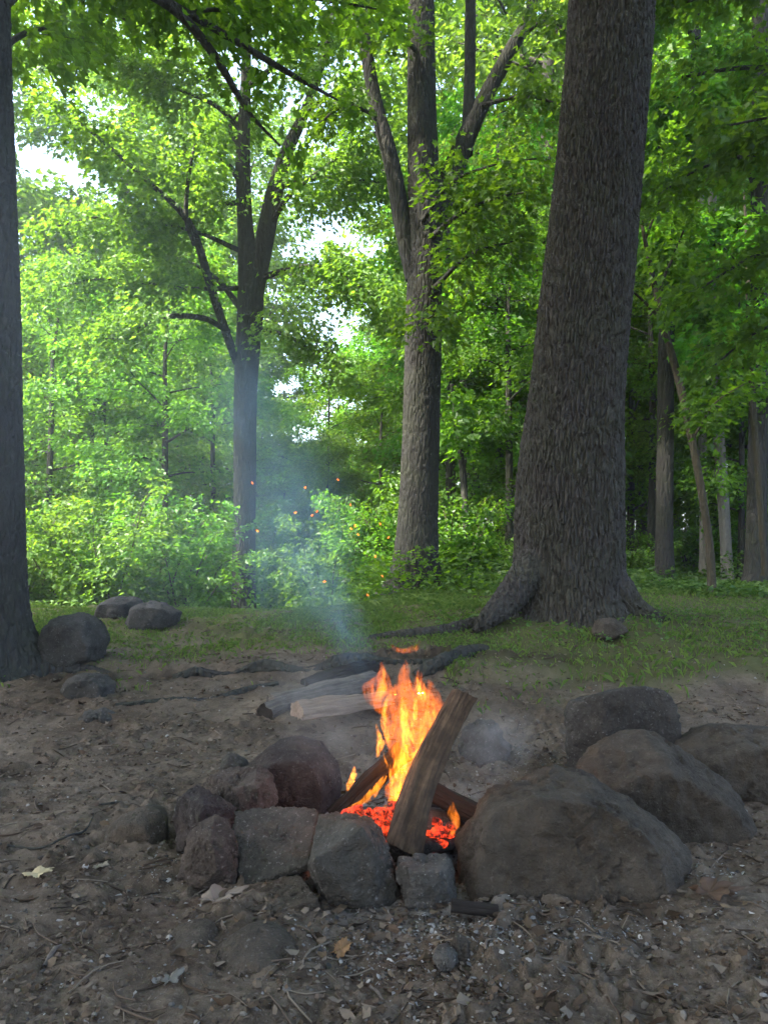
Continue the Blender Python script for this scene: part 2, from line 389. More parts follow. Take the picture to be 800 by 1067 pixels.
make_rock('fire_ring_stone', 'dark smoky stone across the ashes, behind the leaning log', 'stone',
          [(478, 790), (480, 757), (497, 746), (516, 749), (530, 768), (537, 782), (530, 800), (490, 806)], 3.62, .1, .14, M_dark, 22, .03, 8., 20, 5, fine=.012, chip=.02, group=RING)
make_rock('half_buried_stone', 'low brown stone on the bare dirt just left of the ring', 'stone',
          [(104, 882), (112, 862), (128, 847), (150, 840), (168, 845), (180, 860), (178, 885), (140, 892)], 2.72, .10, .12, M_soil, 16, .008, 8., 21, 5, chip=.006)
make_rock('half_buried_stone', 'rounded earth-coloured stone half buried in front of the ring, below the dry pale leaf', 'stone',
          [(205, 1010), (222, 985), (255, 969), (285, 969), (312, 984), (335, 1008), (320, 1040), (220, 1040)], 1.98, .11, .12, M_soil, 10, .006, 8., 22)
make_rock('half_buried_stone', 'barely showing flat earthy stone left of the rounded half-buried one', 'stone',
          [(140, 1004), (160, 980), (195, 962), (225, 965), (236, 985), (230, 1020), (160, 1025)], 2.04, .09, .1, M_soil, 10, .008, 8., 23, 5)
make_rock('small_stone', 'small pale pebble-like stone lying among ash flecks below the ash-covered stone', 'stone',
          [(450, 1000), (453, 990), (464, 986), (475, 990), (478, 1002), (470, 1012), (456, 1012)], 1.93, .03, .04, M_pale, 14, .003, 20., 24, 5)
make_rock('small_stone', 'small brown angular stone touching the pale pebble-like one', 'stone',
          [(468, 990), (474, 972), (488, 975), (494, 1000), (486, 1012), (472, 1008)], 1.97, .03, .04, M_soil, 26, .004, 18., 25, 5)
make_rock('small_stone', 'pinkish grey stone on the grass at the foot of the biggest tree', 'stone',
          [(614, 656), (620, 646), (636, 643), (650, 648), (656, 658), (640, 668), (622, 668)], 5.75, .08, .1, M_bould, 12, .006, 10., 26, 5)
make_rock('lawn_boulder', 'dark boulder beside the left tree, largest of the three on the grass', 'boulder',
          [(40, 672), (44, 652), (62, 641), (86, 636), (102, 648), (111, 668), (108, 690), (78, 700), (48, 692)], 5.35, .18, .22, M_dark, 30, .03, 6., 27, 5, shrink=.76, fine=.010, chip=.012)
make_rock('lawn_boulder', 'grey rounded boulder behind and left of its flatter twin on the grass', 'boulder',
          [(100, 640), (106, 627), (122, 621), (142, 622), (151, 632), (148, 652), (120, 658), (104, 652)], 6.7, .18, .22, M_dark, 28, .03, 6., 28, 5, shrink=.76, fine=.010, chip=.012)
make_rock('lawn_boulder', 'flatter grey boulder with a pointed right end on the grass', 'boulder',
          [(130, 648), (136, 632), (152, 626), (172, 628), (190, 638), (186, 652), (160, 662), (134, 660)], 6.4, .18, .22, M_dark, 28, .03, 6., 29, 5, shrink=.76, fine=.010, chip=.012)
make_rock('half_buried_stone', 'flat grey stone in the dirt at the foot of the left tree', 'stone',
          [(60, 722), (66, 708), (85, 700), (108, 700), (122, 712), (120, 730), (80, 738)], 4.75, .12, .14, M_dark, 18, .016, 7., 30, 5, fine=.010, chip=.01)
make_rock('half_buried_stone', 'thin dark stone lying low in the dirt in front of the left tree', 'stone',
          [(78, 750), (88, 741), (108, 737), (126, 744), (128, 756), (100, 764), (84, 762)], 4.35, .1, .1, M_dark, 18, .012, 8., 31, 5, fine=.010, chip=.01)

# ------------------------------------------------------------------ fire wood
def wood_mat(name, a, b, char=0., scale=1.):
    t = NT(name); p = t.obj()
    g = t.noise(t.mapping(p, (60*scale, 60*scale, 4*scale)), 1., 6, .65, .6)
    g2 = t.noise(p, 14, 5, .7)
    col = t.mix(t.ramp(g, (.32, 0.), (.68, 1.)), a, b)
    col = t.mix(t.ramp(g2, (.42, char), (.68, char*.2)), col, (.012, .010, .009))
    t.bsdf(col, .85, t.bump(t.math('ADD', g, t.math('MULTIPLY', g2, .4)), .8, .012), .2); return t.m
M_wood = wood_mat('split_firewood', (.055, .036, .024), (.175, .118, .077), .65)
M_grain = wood_mat('cut_wood', (.22, .15, .095), (.40, .29, .19), .15)
M_tan = wood_mat('tan_wood', (.13, .095, .07), (.26, .195, .145), .1)
M_black = wood_mat('black_char', (.006, .0055, .005), (.014, .012, .011), .8)
M_char = wood_mat('charred_wood', (.012, .010, .0095), (.032, .025, .023), .8)
M_greywood = wood_mat('weathered_wood', (.075, .065, .058), (.19, .165, .145), .4)
def make_log(name, label, a, b, prof, mat, mat_end=None, seed=1, rows=120, segs=72, bend=0., amp=.006, roll=0., cat='log', group=None, taper=(1., 1.)):
    """split log from point a to point b; prof: cross-section polygon in metres"""
    a = np.asarray(a, float); b = np.asarray(b, float); L = np.linalg.norm(b-a)
    pr = np.array(prof, float); pr = np.vstack([pr, pr[:1]])
    d = np.concatenate([[0], np.cumsum(np.linalg.norm(np.diff(pr, axis=0), axis=1))])
    s = np.arange(segs)/segs*d[-1]
    cx = np.interp(s, d, pr[:, 0]); cy = np.interp(s, d, pr[:, 1])
    for _ in range(2):
        cx = (np.roll(cx, 1)+2*cx+np.roll(cx, -1))/4; cy = (np.roll(cy, 1)+2*cy+np.roll(cy, -1))/4
    t = np.linspace(0, 1, rows); k = (taper[0]+(taper[1]-taper[0])*t)[:, None]
    X = cx[None]*k+bend*np.sin(t*math.pi)[:, None]; Yv = cy[None]*k; Z = (t*L)[:, None]+0*X
    ang = np.arctan2(cy, cx); rad = np.sqrt(cx**2+cy**2)
    nn = fbm(np.stack([np.cos(ang)[None]*2.2+0*X, np.sin(ang)[None]*2.2+0*X, Z*5], -1), 4, seed)*amp*1.6
    nn = nn+fbm(np.stack([np.cos(ang)[None]*9+0*X, np.sin(ang)[None]*9+0*X, Z*7], -1), 4, seed+4)*amp
    X = X+np.cos(ang)[None]*nn; Yv = Yv+np.sin(ang)[None]*nn
    Z[0] += amp*1.5*fbm(np.stack([cx*40, cy*40, cx*0], -1), 3, seed); Z[-1] += amp*3*fbm(np.stack([cx*40, cy*40, cx*0+5], -1), 3, seed)
    V = np.stack([X, Yv, Z], -1).reshape(-1, 3)
    I, Ln = grid_faces(rows, segs)
    I = np.concatenate([I, np.arange(segs)[::-1], (rows-1)*segs+np.arange(segs)]); Ln = np.concatenate([Ln, [segs, segs]])
    me = mesh_np(name, V, I, Ln)
    o = link(name, me, mat)
    if mat_end is not None:
        me.materials.append(mat_end); n = len(me.polygons); me.polygons[n-1].material_index = 1; me.polygons[n-2].material_index = 1
    me.polygons[len(me.polygons)-1].use_smooth = False; me.polygons[len(me.polygons)-2].use_smooth = False
    q = Vector(b-a).to_track_quat('Z', 'Y'); o.rotation_mode = 'QUATERNION'
    o.rotation_quaternion = q @ Vector((0, 0, 1)).rotation_difference(Vector((0, 0, 1)))
    from mathutils import Quaternion
    o.rotation_quaternion = q @ Quaternion((0, 0, 1), roll)
    o.location = a
    return tag(o, label, cat, group)
wedge = lambda w, h: [(-w, -h*.3), (-w*.9, h*.25), (-w*.3, h*.9), (w*.35, h), (w*.95, h*.3), (w, -h*.35), (w*.3, -h*.9), (-w*.5, -h)]
LOGS = 'logs burning in the fire pit'
make_log('burning_log', 'long split log standing slanted across the fire, brown grain with a blackened edge', P(421, 886, 2.47), P(484, 722, 2.60), wedge(.060, .045), M_wood, M_wood, 3, 160, bend=.035, amp=.007, roll=.3, group=LOGS, taper=(1.1, .78))
make_log('burning_log', 'charred black log lying aslant on the left of the fire, licked by flames underneath', P(346, 852, 2.74), P(420, 782, 2.78), wedge(.038, .036), M_char, M_char, 7, 120, amp=.011, group=LOGS, taper=(.75, 1.))
make_log('burning_log', 'short charred log low on the right of the fire, touching the wedge-shaped boulder', P(446, 822, 2.90), P(500, 850, 2.72), wedge(.036, .032), M_black, M_black, 9, 90, amp=.01, group=LOGS)
make_log('burning_log', 'black log end buried in the glowing coals behind the slanted log', P(398, 868, 2.92), P(448, 838, 3.05), wedge(.045, .04), M_char, M_char, 12, 90, amp=.012, group=LOGS)
make_log('charred_stick', 'stub of burnt stick lying in the ash at the foot of the wedge-shaped boulder', P(470, 944, 2.17), P(519, 950, 2.17), wedge(.017, .016), M_char, M_char, 14, 60, 24, amp=.004, cat='stick')
PILE = 'spare firewood behind the fire'
make_log('firewood_log', 'half-round firewood log with a pale sawn face, nearest the flames', P(309, 742, 4.15), P(402, 730, 4.5), [(-.07, -.03), (.07, -.03), (.062, .03), (.02, .052), (-.03, .05), (-.065, .02)], M_tan, M_tan, 16, 90, roll=0, amp=.012, group=PILE)
make_log('firewood_log', 'weathered round log lying behind the pale sawn one, grey bark along its length', P(284, 738, 4.45), P(392, 712, 4.95), wedge(.08, .08), M_greywood, M_greywood, 18, 90, amp=.009, group=PILE)
make_log('firewood_log', 'thin grey log with a blackened end, leftmost of the spare firewood', P(275, 744, 4.35), P(340, 718, 4.8), wedge(.06, .055), M_greywood, M_char, 20, 80, amp=.008, group=PILE)
make_log('firewood_log', 'dark burnt log resting at the back of the spare firewood', P(318, 718, 4.9), P(392, 698, 5.2), wedge(.08, .075), M_char, M_char, 22, 80, amp=.012, group=PILE)

# coals
def coal_mat(name='glowing_coal'):
    t = NT(name); p = t.pos()
    n = t.noise(p, 42, 5, .7, .6)
    f = t.ramp(n, (.43, .01), (.74, 1.))
    col = t.mix(t.noise(p, 40, 3), (1., .016, .006), (1., .11, .025))
    b = t.bsdf((.03, .025, .025), .95, t.bump(n, 1., .02))
    t.set(b.inputs['Emission Color'], col); t.set(b.inputs['Emission Strength'], t.math('MULTIPLY', f, .50)); return t.m
M_coal = coal_mat()
COALS = 'glowing coals in the heart of the fire'
cs = [(378, 850), (388, 856), (396, 848), (399, 862), (402, 873), (393, 868), (370, 846), (408, 852), (412, 842), (384, 846), (443, 872), (450, 880), (455, 868), (462, 880), (448, 888), (466, 870), (456, 857), (470, 862), (440, 884), (362, 850), (420, 858), (430, 850)]
for k, (a, b) in enumerate(cs):
    Y = 2.53+.06*random.Random(k).random(); c = P(a, b, Y); r = .020+.014*random.Random(k+50).random()
    rr = np.random.default_rng(k); pts = norm(rr.normal(size=(12, 3)))*r*rr.uniform(.8, 1.2, (12, 1))*np.array([1.2, 1, .85])
    cc, V, I = rock_V(pts, 4, 24, .004, 30, k+3, .002)
    o = link('glowing_coal', mesh_np('glowing_coal', V, I, np.full(len(I)//3, 3)), M_coal); o.location = c
    tag(o, 'glowing red coal in the bed of embers under the burning logs', 'coal', COALS)
# ash bed under the fire
rr = np.random.default_rng(77)
pts = np.array([P(365, 868, 2.55), P(480, 885, 2.5), P(490, 840, 2.95), P(360, 838, 2.95), P(420, 850, 2.7), P(420, 905, 2.5), P(350, 870, 2.7), P(495, 870, 2.7), P(420, 890, 3.0)])
c, V, I = rock_V(pts, 5, 8, .02, 14, 41, .008)
tag(link('ember_bed', mesh_np('ember_bed', V+c, I, np.full(len(I)//3, 3)), rock_mat('ember_ash', (.03, .027, .026), (.10, .09, .085), soil=0.)), 'dark mound of ash and char beneath the burning logs', 'ash bed')

# ------------------------------------------------------------------ flames, sparks
def flame_mat(name, col, strength):
    t = NT(name); p = t.pos()
    n = t.noise(t.mapping(p, (1, 1, .30)), 52, 4, .62, 1.3)
    d = t.math('MULTIPLY', t.ramp(n, (.44, .0), (.61, 1.)), strength)
    e = t.n('Emission', i_Color=col, i_Strength=d); t.set(t.out.inputs['Volume'], e)
    return t.m
FS = 1.0
M_f1 = flame_mat('flame_body', (1., .17, .008), 5*FS)
M_f2 = flame_mat('flame_core', (1., .23, .016), 10*FS)
M_f3 = flame_mat('flame_lick', (1., .27, .022), 20*FS)
tongues = [ # pixel centreline (x, y, width), depth, material
 ([(400,745,6),(397,735,24),(395,722,31),(399,706,17),(397,690,3)], 2.66, M_f1),
 ([(398,732,4),(398,722,13),(400,706,7),(399,696,2)], 2.65, M_f2),
 ([(419,805,26),(418,770,36),(421,735,32),(422,708,17),(423,688,2)], 2.70, M_f1),
 ([(441,800,26),(443,760,40),(441,728,24),(436,712,14),(437,697,2)], 2.68, M_f1),
 ([(456,780,24),(460,748,24),(452,724,14),(446,708,3)], 2.69, M_f1),
 ([(463,756,4),(466,746,11),(468,738,8),(467,728,2)], 2.64, M_f3),
 ([(393,790,4),(396,774,8),(394,764,6),(392,755,2)], 2.66, M_f3),
 ([(400,776,5),(404,768,8),(402,756,6),(398,752,2)], 2.67, M_f2),
 ([(418,835,14),(418,808,20),(421,785,12),(425,770,4)], 2.66, M_f2),
 ([(417,812,4),(416,800,10),(418,788,6),(417,778,2)], 2.60, M_f3),
 ([(362,843,3),(380,834,9),(393,820,10),(402,808,4)], 2.66, M_f3),
 ([(412,872,12),(420,845,38),(431,810,36),(441,778,26),(446,760,6)], 2.74, M_f1),
 ([(430,820,8),(436,800,16),(446,785,10),(452,770,3)], 2.72, M_f2),
 ([(362,824,3),(366,813,8),(369,806,6),(369,799,2)], 2.7, M_f3),
 ([(470,870,5),(474,856,11),(471,846,8),(472,836,2)], 2.56, M_f2),
 ([(407,672,2),(414,677,6),(424,678,7),(432,676,7),(438,669,2)], 2.72, M_f1),
 ([(430,758,3),(427,748,10),(420,738,8),(417,724,2)], 2.63, M_f3),
 ([(421,778,4),(422,762,12),(420,748,8),(418,738,3)], 2.64, M_f3),
 ([(438,730,4),(437,722,9),(436,714,6),(434,706,2)], 2.64, M_f3),
 ([(438,768,3),(441,754,7),(445,742,5),(443,730,2)], 2.66, M_f2),
 ([(426,792,3),(432,786,8),(438,780,7),(440,770,2)], 2.62, M_f3),
 ([(398,850,8),(410,835,16),(414,818,10),(412,806,3)], 2.70, M_f2),
 ([(452,765,3),(455,752,6),(452,740,5),(448,730,2)], 2.66, M_f3),
 ([(408,768,6),(407,752,14),(409,738,10),(408,722,3)], 2.70, M_f1),
]
wr = np.random.default_rng(5)
for k in range(20):
    x0 = wr.uniform(402, 458); y0 = wr.uniform(735, 830); hh = wr.uniform(26, 62); ww = wr.uniform(3, 7.5); dr = wr.normal()*5+(x0-428)*-.12; ph = wr.uniform(0, 6.3); aw = wr.uniform(1.5, 4)
    tongues.append(([(x0+dr*t_+aw*math.sin(ph+t_*5), y0-hh*t_, ww*(math.sin(math.pi*min(t_*.92+.08, 1))**.8)*(1.25-.9*t_)+.5) for t_ in (0, .2, .4, .6, .8, 1)], 2.6+.13*wr.random(), M_f3 if k % 3 else M_f2))
froot = empty('campfire_flame', tuple(P(415, 850, 2.68)))
tag(froot, 'bright orange and yellow flames leaping from the burning logs', 'flames')
fo = np.array(froot.location)
for k, (cl, Y, m) in enumerate(tongues):
    mb = MB(); s = Y/F; q = np.random.default_rng(k)
    pts = [np.append(P(a, b, Y+.012*q.normal()), w*s*.45) for a, b, w in cl]
    def dsp(th, sl, rad, C, k=k):
        return rad*(.75*fbm(np.stack([np.cos(th)*1.1, np.sin(th)*1.1, sl*22+k*5.], -1), 3, k))
    tube(mb, pts, 36, 20, dsp, cap=True)
    mb.build('flame_tongue', m, froot, fo)

t = NT('spark'); e = t.n('Emission', i_Color=(1., .16, .03, 1), i_Strength=.9); t.set(t.out.inputs[0], e); M_spark = t.m
sparks = [(263,503,7,-60),(268,553,6,-40),(308,534,4,0),(330,533,6,60),(325,537,4,20),(365,526,6,-70),(366,551,7,-55),(373,557,6,-45),(370,548,5,-60),(391,580,6,-70),(396,546,5,-80),(338,606,4,0),(398,600,4,-60),(352,500,4,-40),(405,560,4,30),(318,508,4,40),(383,620,4,-60)]
for k, (a, b, l, an) in enumerate(sparks):
    q = np.random.default_rng(900+k); Y = q.uniform(2.6, 3.6); c = P(a, b, Y); s = Y/F
    pts = norm(q.normal(size=(10, 3)))*np.array([l*.75*s, .9*s, .9*s])
    cc, V, I = rock_V(pts, 2, 16, .0004, 200, k)
    o = link('flying_spark', mesh_np('flying_spark', V, I, np.full(len(I)//3, 3)), M_spark); o.location = c; o.rotation_euler = (0, R(-an), 0)
    tag(o, 'tiny orange spark drifting in the smoke above the fire', 'spark', 'sparks flying above the fire')

# ------------------------------------------------------------------ foliage tools
HALF = np.array([(.36, .04), (.24, .24), (.50, .52), (.21, .56)])
def tmpl_maple():
    r = np.array([(x, y, .30*x-.12*y*y) for x, y in HALF]); l = r*np.array([-1, 1, 1])
    V = np.vstack([[0, 0, 0], [0, 1, -.14], r, l])
    return V, np.array([0, 2, 3, 4, 5, 1, 0, 1, 9, 8, 7, 6]), np.array([6, 6])
def tmpl_oval():
    V = np.array([[0, 0, 0], [.36, .40, .12], [0, 1, -.12], [-.36, .40, .12]])
    return V, np.array([0, 1, 2, 0, 2, 3]), np.array([3, 3])
TM, TO = tmpl_maple(), tmpl_oval()
UP = np.array([0, 0, 1.])
def leaf_mesh(name, pos, fwd, nrm, size, tm):
    Vt, It, Lt = tm; n = len(pos)
    f = norm(fwd); s = norm(np.cross(f, nrm)); u = np.cross(s, f)
    V = pos[:, None, :]+size[:, None, None]*(Vt[None, :, 0, None]*s[:, None]+Vt[None, :, 1, None]*f[:, None]+Vt[None, :, 2, None]*u[:, None])
    I = (It[None]+(np.arange(n)*len(Vt))[:, None]).ravel()
    return mesh_np(name, V.reshape(-1, 3), I, np.tile(Lt, n), False)
class Crown:
    def __init__(s, seed): s.r = np.random.default_rng(seed); s.tw = []; s.lv = []
    def limb(s, pts, t0=.3, spacing=.25, tlen=1.1, up=.05, droop=.25):
        """twigs off a limb polyline (x,y,z[,r])"""
        r = s.r; p = spline(np.asarray(pts, float)[:, :3], 24); d = np.linalg.norm(np.diff(p, axis=0), axis=1); L = d.sum()
        n = max(2, int(L*(1-t0)/spacing)); cum = np.concatenate([[0], np.cumsum(d)])
        for k in range(n+1):
            t = t0+(1-t0)*(k+r.uniform(-.3, .3))/n; t = min(max(t, 0), 1)
            q = np.array([np.interp(t*L, cum, p[:, i]) for i in range(3)])
            q2 = np.array([np.interp(min(t*L+.1, L), cum, p[:, i]) for i in range(3)]); q1 = np.array([np.interp(max(t*L-.1, 0), cum, p[:, i]) for i in range(3)])
            T = norm(q2-q1); H = np.cross(T, UP); H = norm(H) if np.linalg.norm(H) > .25 else norm(r.normal(size=3)*np.array([1, 1, .1]))
            sg = 1 if k % 2 else -1
            a = R(r.uniform(35, 80)) if k < n else R(r.uniform(-15, 15))
            D = norm(T*math.cos(a)*np.array([1, 1, .5])+H*sg*math.sin(a)+UP*(up+r.normal()*.12))
            s.tw.append((q, D, tlen*(.55+.6*(1-t))*r.uniform(.6, 1.25), droop*r.uniform(.4, 1.4)))
        return s
    def arrays(s):
        return (np.array([w[0] for w in s.tw]), np.array([w[1] for w in s.tw]), np.array([w[2] for w in s.tw]), np.array([w[3] for w in s.tw]))
    def leaves(s, n, size, width=.30, thick=.05, tilt=.42, t0=.1):
        r = s.r; S, D, L, dr = s.arrays(); k = r.choice(len(S), n, p=L/L.sum())
        t = t0+(1-t0)*r.random(n)**.85; S, D, L, dr = S[k], D[k], L[k], dr[k]
        H = norm(np.cross(D, UP)+1e-6); w = r.normal(size=n)*width*L*(1.05-.6*t)
        pos = S+D*(L*t)[:, None]+H*w[:, None]; pos[:, 2] += -dr*L*t*t - .35*np.abs(w)*dr + r.normal(size=n)*thick
        fwd = D*.7+H*(np.sign(w)*r.uniform(.2, 1.2, n))[:, None]+r.normal(size=(n, 3))*.35; fwd[:, 2] -= .35+dr*t
        nr = UP[None]+r.normal(size=(n, 3))*tilt
        sz = size*r.uniform(.55, 1.25, n)
        s.lv.append((pos, fwd, nr, sz)); return s
    def twigs(s, mb, r0=.007):
        S, D, L, dr = s.arrays(); m = len(S); t = np.linspace(0, 1, 5)[None, :, None]
        C = S[:, None]+D[:, None]*L[:, None, None]*t; C[..., 2] -= (dr*L)[:, None]*t[..., 0]**2
        A = norm(np.cross(D, UP)+1e-6)[:, None]; B = np.cross(A, D[:, None]); th = np.array([0, 2.094, 4.189])
        rad = (r0*np.sqrt(L)[:, None]*(1-.8*t[..., 0]))[..., None, None]
        V = C[:, :, None]+rad*(np.cos(th)[None, None, :, None]*A[:, :, None]+np.sin(th)[None, None, :, None]*B[:, :, None])
        I, Ln = grid_faces(5, 3); I = (I[None]+(np.arange(m)*15)[:, None]).ravel()
        mb.add(V.reshape(-1, 3), I, np.tile(Ln, m)); return s
    def build(s, name, mat, tm, parent=None, off=(0, 0, 0)):
        a = [np.concatenate([l[i] for l in s.lv]) for i in range(4)]
        return link(name, leaf_mesh(name, a[0]-np.asarray(off), a[1], a[2], a[3], tm), mat, parent)

#                    darkest leaf          palest leaf         light let through
M_leafA = leaf_mat('maple_leaf', (.038, .105, .012), (.080, .185, .020), (2.5, 2.3, .75), .57)
M_leafB = leaf_mat('woodland_leaf', (.048, .115, .020), (.094, .190, .032), (2.3, 2.1, .75), .55)
M_leafC = leaf_mat('shade_toned_leaf', (.036, .100, .014), (.074, .172, .021), (2.5, 2.3, .7), .56)  # darker leaf tone, shade of the lower wood put into its colour
M_herb = leaf_mat('herb_leaf', (.040, .085, .020), (.085, .145, .035), (1.6, 1.7, .7), .35)
M_bark = bark_mat('furrowed_bark', (.026, .0235, .022), (.082, .076, .072), 22, 1.)
M_bark2 = bark_mat('dark_bark', (.020, .020, .0205), (.060, .058, .057), 18, .9)
M_bark3 = bark_mat('sapling_bark', (.030, .026, .020), (.075, .066, .050), 26, .5)
M_pale_bark = bark_mat('pale_bark', (.13, .125, .115), (.26, .25, .23), 22, .5, tint_amt=.1)

def bark_disp(amp, cw, ch, flare=None, seed=0, lobes=5, R0=.4):
    def f(th, s, rad, C):
        nw = max(8, int(round(2*math.pi*R0/cw)))
        ang = np.stack([np.cos(th)*R0*5, np.sin(th)*R0*5, s*1.6], -1)
        wob = fbm(ang*2.2, 2, seed+1)
        u = th/(2*math.pi)*nw+.35*wob+.5*fbm(np.stack([np.cos(th)*3, np.sin(th)*3, s*4], -1), 2, seed+2)
        f1, f2 = cell2(u, s/ch+.8*vnoise(np.stack([np.cos(th)*6, np.sin(th)*6, s*2.2], -1), seed+6), seed, nw)
        d = amp*(sst(f2-f1, .0, .26)-.7)*(1+.5*wob)
        d = d+amp*.7*fbm(np.stack([np.cos(th)*R0*55, np.sin(th)*R0*55, s*30], -1), 4, seed+4, .6)
        d = d+rad*.05*fbm(np.stack([np.cos(th)*1.3, np.sin(th)*1.3, s*.9], -1), 3, seed+3)
        if flare:
            fh, fa = flare
            e = np.exp(-s/fh)
            lob = .55+.45*np.cos(th*lobes+seed)+.5*fbm(np.stack([np.cos(th)*1.5, np.sin(th)*1.5, s*1.2+seed], -1), 2, seed+7)
            d = d+rad*fa*e*(.35+.9*np.maximum(lob, 0)*np.exp(-s/(fh*2)))
        return d
    return f

def pathpx(pts, ppm=True):
    """(px, py, Y, width_px) -> (x, y, z, radius)"""
    return np.array([np.append(P(a, b, Y), w*.5*Y/F) for a, b, Y, w in pts])

# ---- auto tree: trunk, limbs, twigs, leaves in own space
def auto_limbs(r, base_z, top, n, crown_r, trunk_at, r_at, rise=.35, low_long=True):
    out = []
    for k in range(n):
        f = (k+.5)/n; z = base_z+(top-base_z)*f
        az = k*2.399+r.uniform(-.4, .4); prof = (math.sin(math.pi*(.28+.66*f))**.8)
        L = crown_r*prof*r.uniform(.75, 1.15); a = trunk_at(z); r0 = r_at(z)*.45
        d = np.array([math.cos(az), math.sin(az), 0]); ri = rise*r.uniform(.5, 1.4)*(.6+f)
        out.append(np.array([np.append(a+d*L*t+UP*L*(ri*t-.25*ri*t*t*t)+r.normal(size=3)*.05*L*t, max(r0*(1-t)**1.2, .006)) for t in (0, .25, .5, .75, 1)]))
    return out
def auto_tree(seed, height, base, crown_r, tr, n_limbs, n_leaves, lsize, leafm, barkm, tm=TO, spacing=.35, tlen=1.1, sub=2, lean=.02, rise=.35, name='tree', top_leaves=True):
    r = np.random.default_rng(seed); root = empty(name); mb = MB()
    zs = np.array([0, .15, .3, .5, .7, .85, 1])*height
    cx = np.cumsum(r.normal(size=7)*lean*height*.3); cy = np.cumsum(r.normal(size=7)*lean*height*.3); cx -= cx[0]; cy -= cy[0]
    tp = np.stack([cx, cy, zs-.25*(zs == 0), tr*np.array([1.25, 1, .9, .75, .52, .3, .05])], -1)
    tube(mb, tp, 40, 12)
    ta = lambda z: np.array([np.interp(z, zs, cx), np.interp(z, zs, cy), z]); ra = lambda z: np.interp(z, zs, tp[:, 3])
    c = Crown(seed)
    for l in auto_limbs(r, base, height*.97, n_limbs, crown_r, ta, ra, rise):
        tube(mb, l, 10, 6); c.limb(l, .25, spacing, tlen)
        for _ in range(sub):
            i = r.integers(1, 4); st = l[i]; T = norm(l[i+1, :3]-l[i, :3]); H = norm(np.cross(T, UP))
            D = norm(T+H*r.choice([-1, 1])*r.uniform(.6, 1.2)+UP*r.normal()*.2); LL = np.linalg.norm(l[-1, :3]-st[:3])*r.uniform(.6, 1.)
            s2 = np.array([np.append(st[:3]+D*LL*t-UP*.08*LL*t*t, max(st[3]*.7*(1-t), .005)) for t in (0, .35, .7, 1)])
            tube(mb, s2, 7, 5); c.limb(s2, .2, spacing, tlen*.9)
    c.twigs(mb); c.leaves(n_leaves, lsize, width=.40, thick=.15, tilt=.62)
    mb.build('trunk', barkm, root); c.build('crown', leafm, tm, root)
    return root
def copy_tree(o):
    c = o.copy(); COL.objects.link(c)
    for ch in o.children:
        d = ch.copy(); COL.objects.link(d); d.parent = c
    return c
class Stock:
    def __init__(s, protos): s.p = protos; s.used = [False]*len(protos); s.k = 0
    def put(s, x, y, scale, rz, label, cat, group, sink=.1, which=None, tilt=(0, 0)):
        i = which if which is not None else s.k % len(s.p); s.k += 1
        o = s.p[i] if not s.used[i] else copy_tree(s.p[i]); s.used[i] = True
        o.location = (x, y, float(gz(x, y))-sink); o.rotation_euler = (tilt[0], tilt[1], rz); o.scale = (scale,)*3
        return tag(o, label, cat, group)

# ------------------------------------------------------------------ the five named trees
def crown_above(c, mb, trunk_pts, z0, z1, n, cr, tr, spacing=.4, tlen=1.3, seed=1):
    """limbs on a trunk between heights z0 and z1"""
    r = np.random.default_rng(seed); tp = spline(np.asarray(trunk_pts), 80)
    ta = lambda z: np.array([np.interp(z, tp[:, 2], tp[:, 0]), np.interp(z, tp[:, 2], tp[:, 1]), z]); ra = lambda z: np.interp(z, tp[:, 2], tp[:, 3])
    for l in auto_limbs(r, z0, z1, n, cr, ta, ra, .4):
        tube(mb, l, 12, 7); c.limb(l, .25, spacing, tlen)
        for _ in range(2):
            i = r.integers(1, 4); st = l[i]; T = norm(l[i+1, :3]-l[i, :3]); H = norm(np.cross(T, UP))
            D = norm(T+H*r.choice([-1, 1])*r.uniform(.6, 1.2)); LL = np.linalg.norm(l[-1, :3]-st[:3])
            s2 = np.array([np.append(st[:3]+D*LL*t, max(st[3]*.6*(1-t), .005)) for t in (0, .35, .7, 1)])
            tube(mb, s2, 7, 5); c.limb(s2, .2, spacing, tlen)
def extend(path, dz_list):
    """carry a trunk on above the frame, keeping its lean"""
    p = list(path); d = norm(p[-1][:3]-p[-2][:3]); r = p[-1][3]
    for dz, k in dz_list: p.append(np.append(p[-1][:3]+d/d[2]*dz*np.array([.5, .5, 1]), r*k))
    return np.array(p)
BIG = 'tall trees around the fire pit'

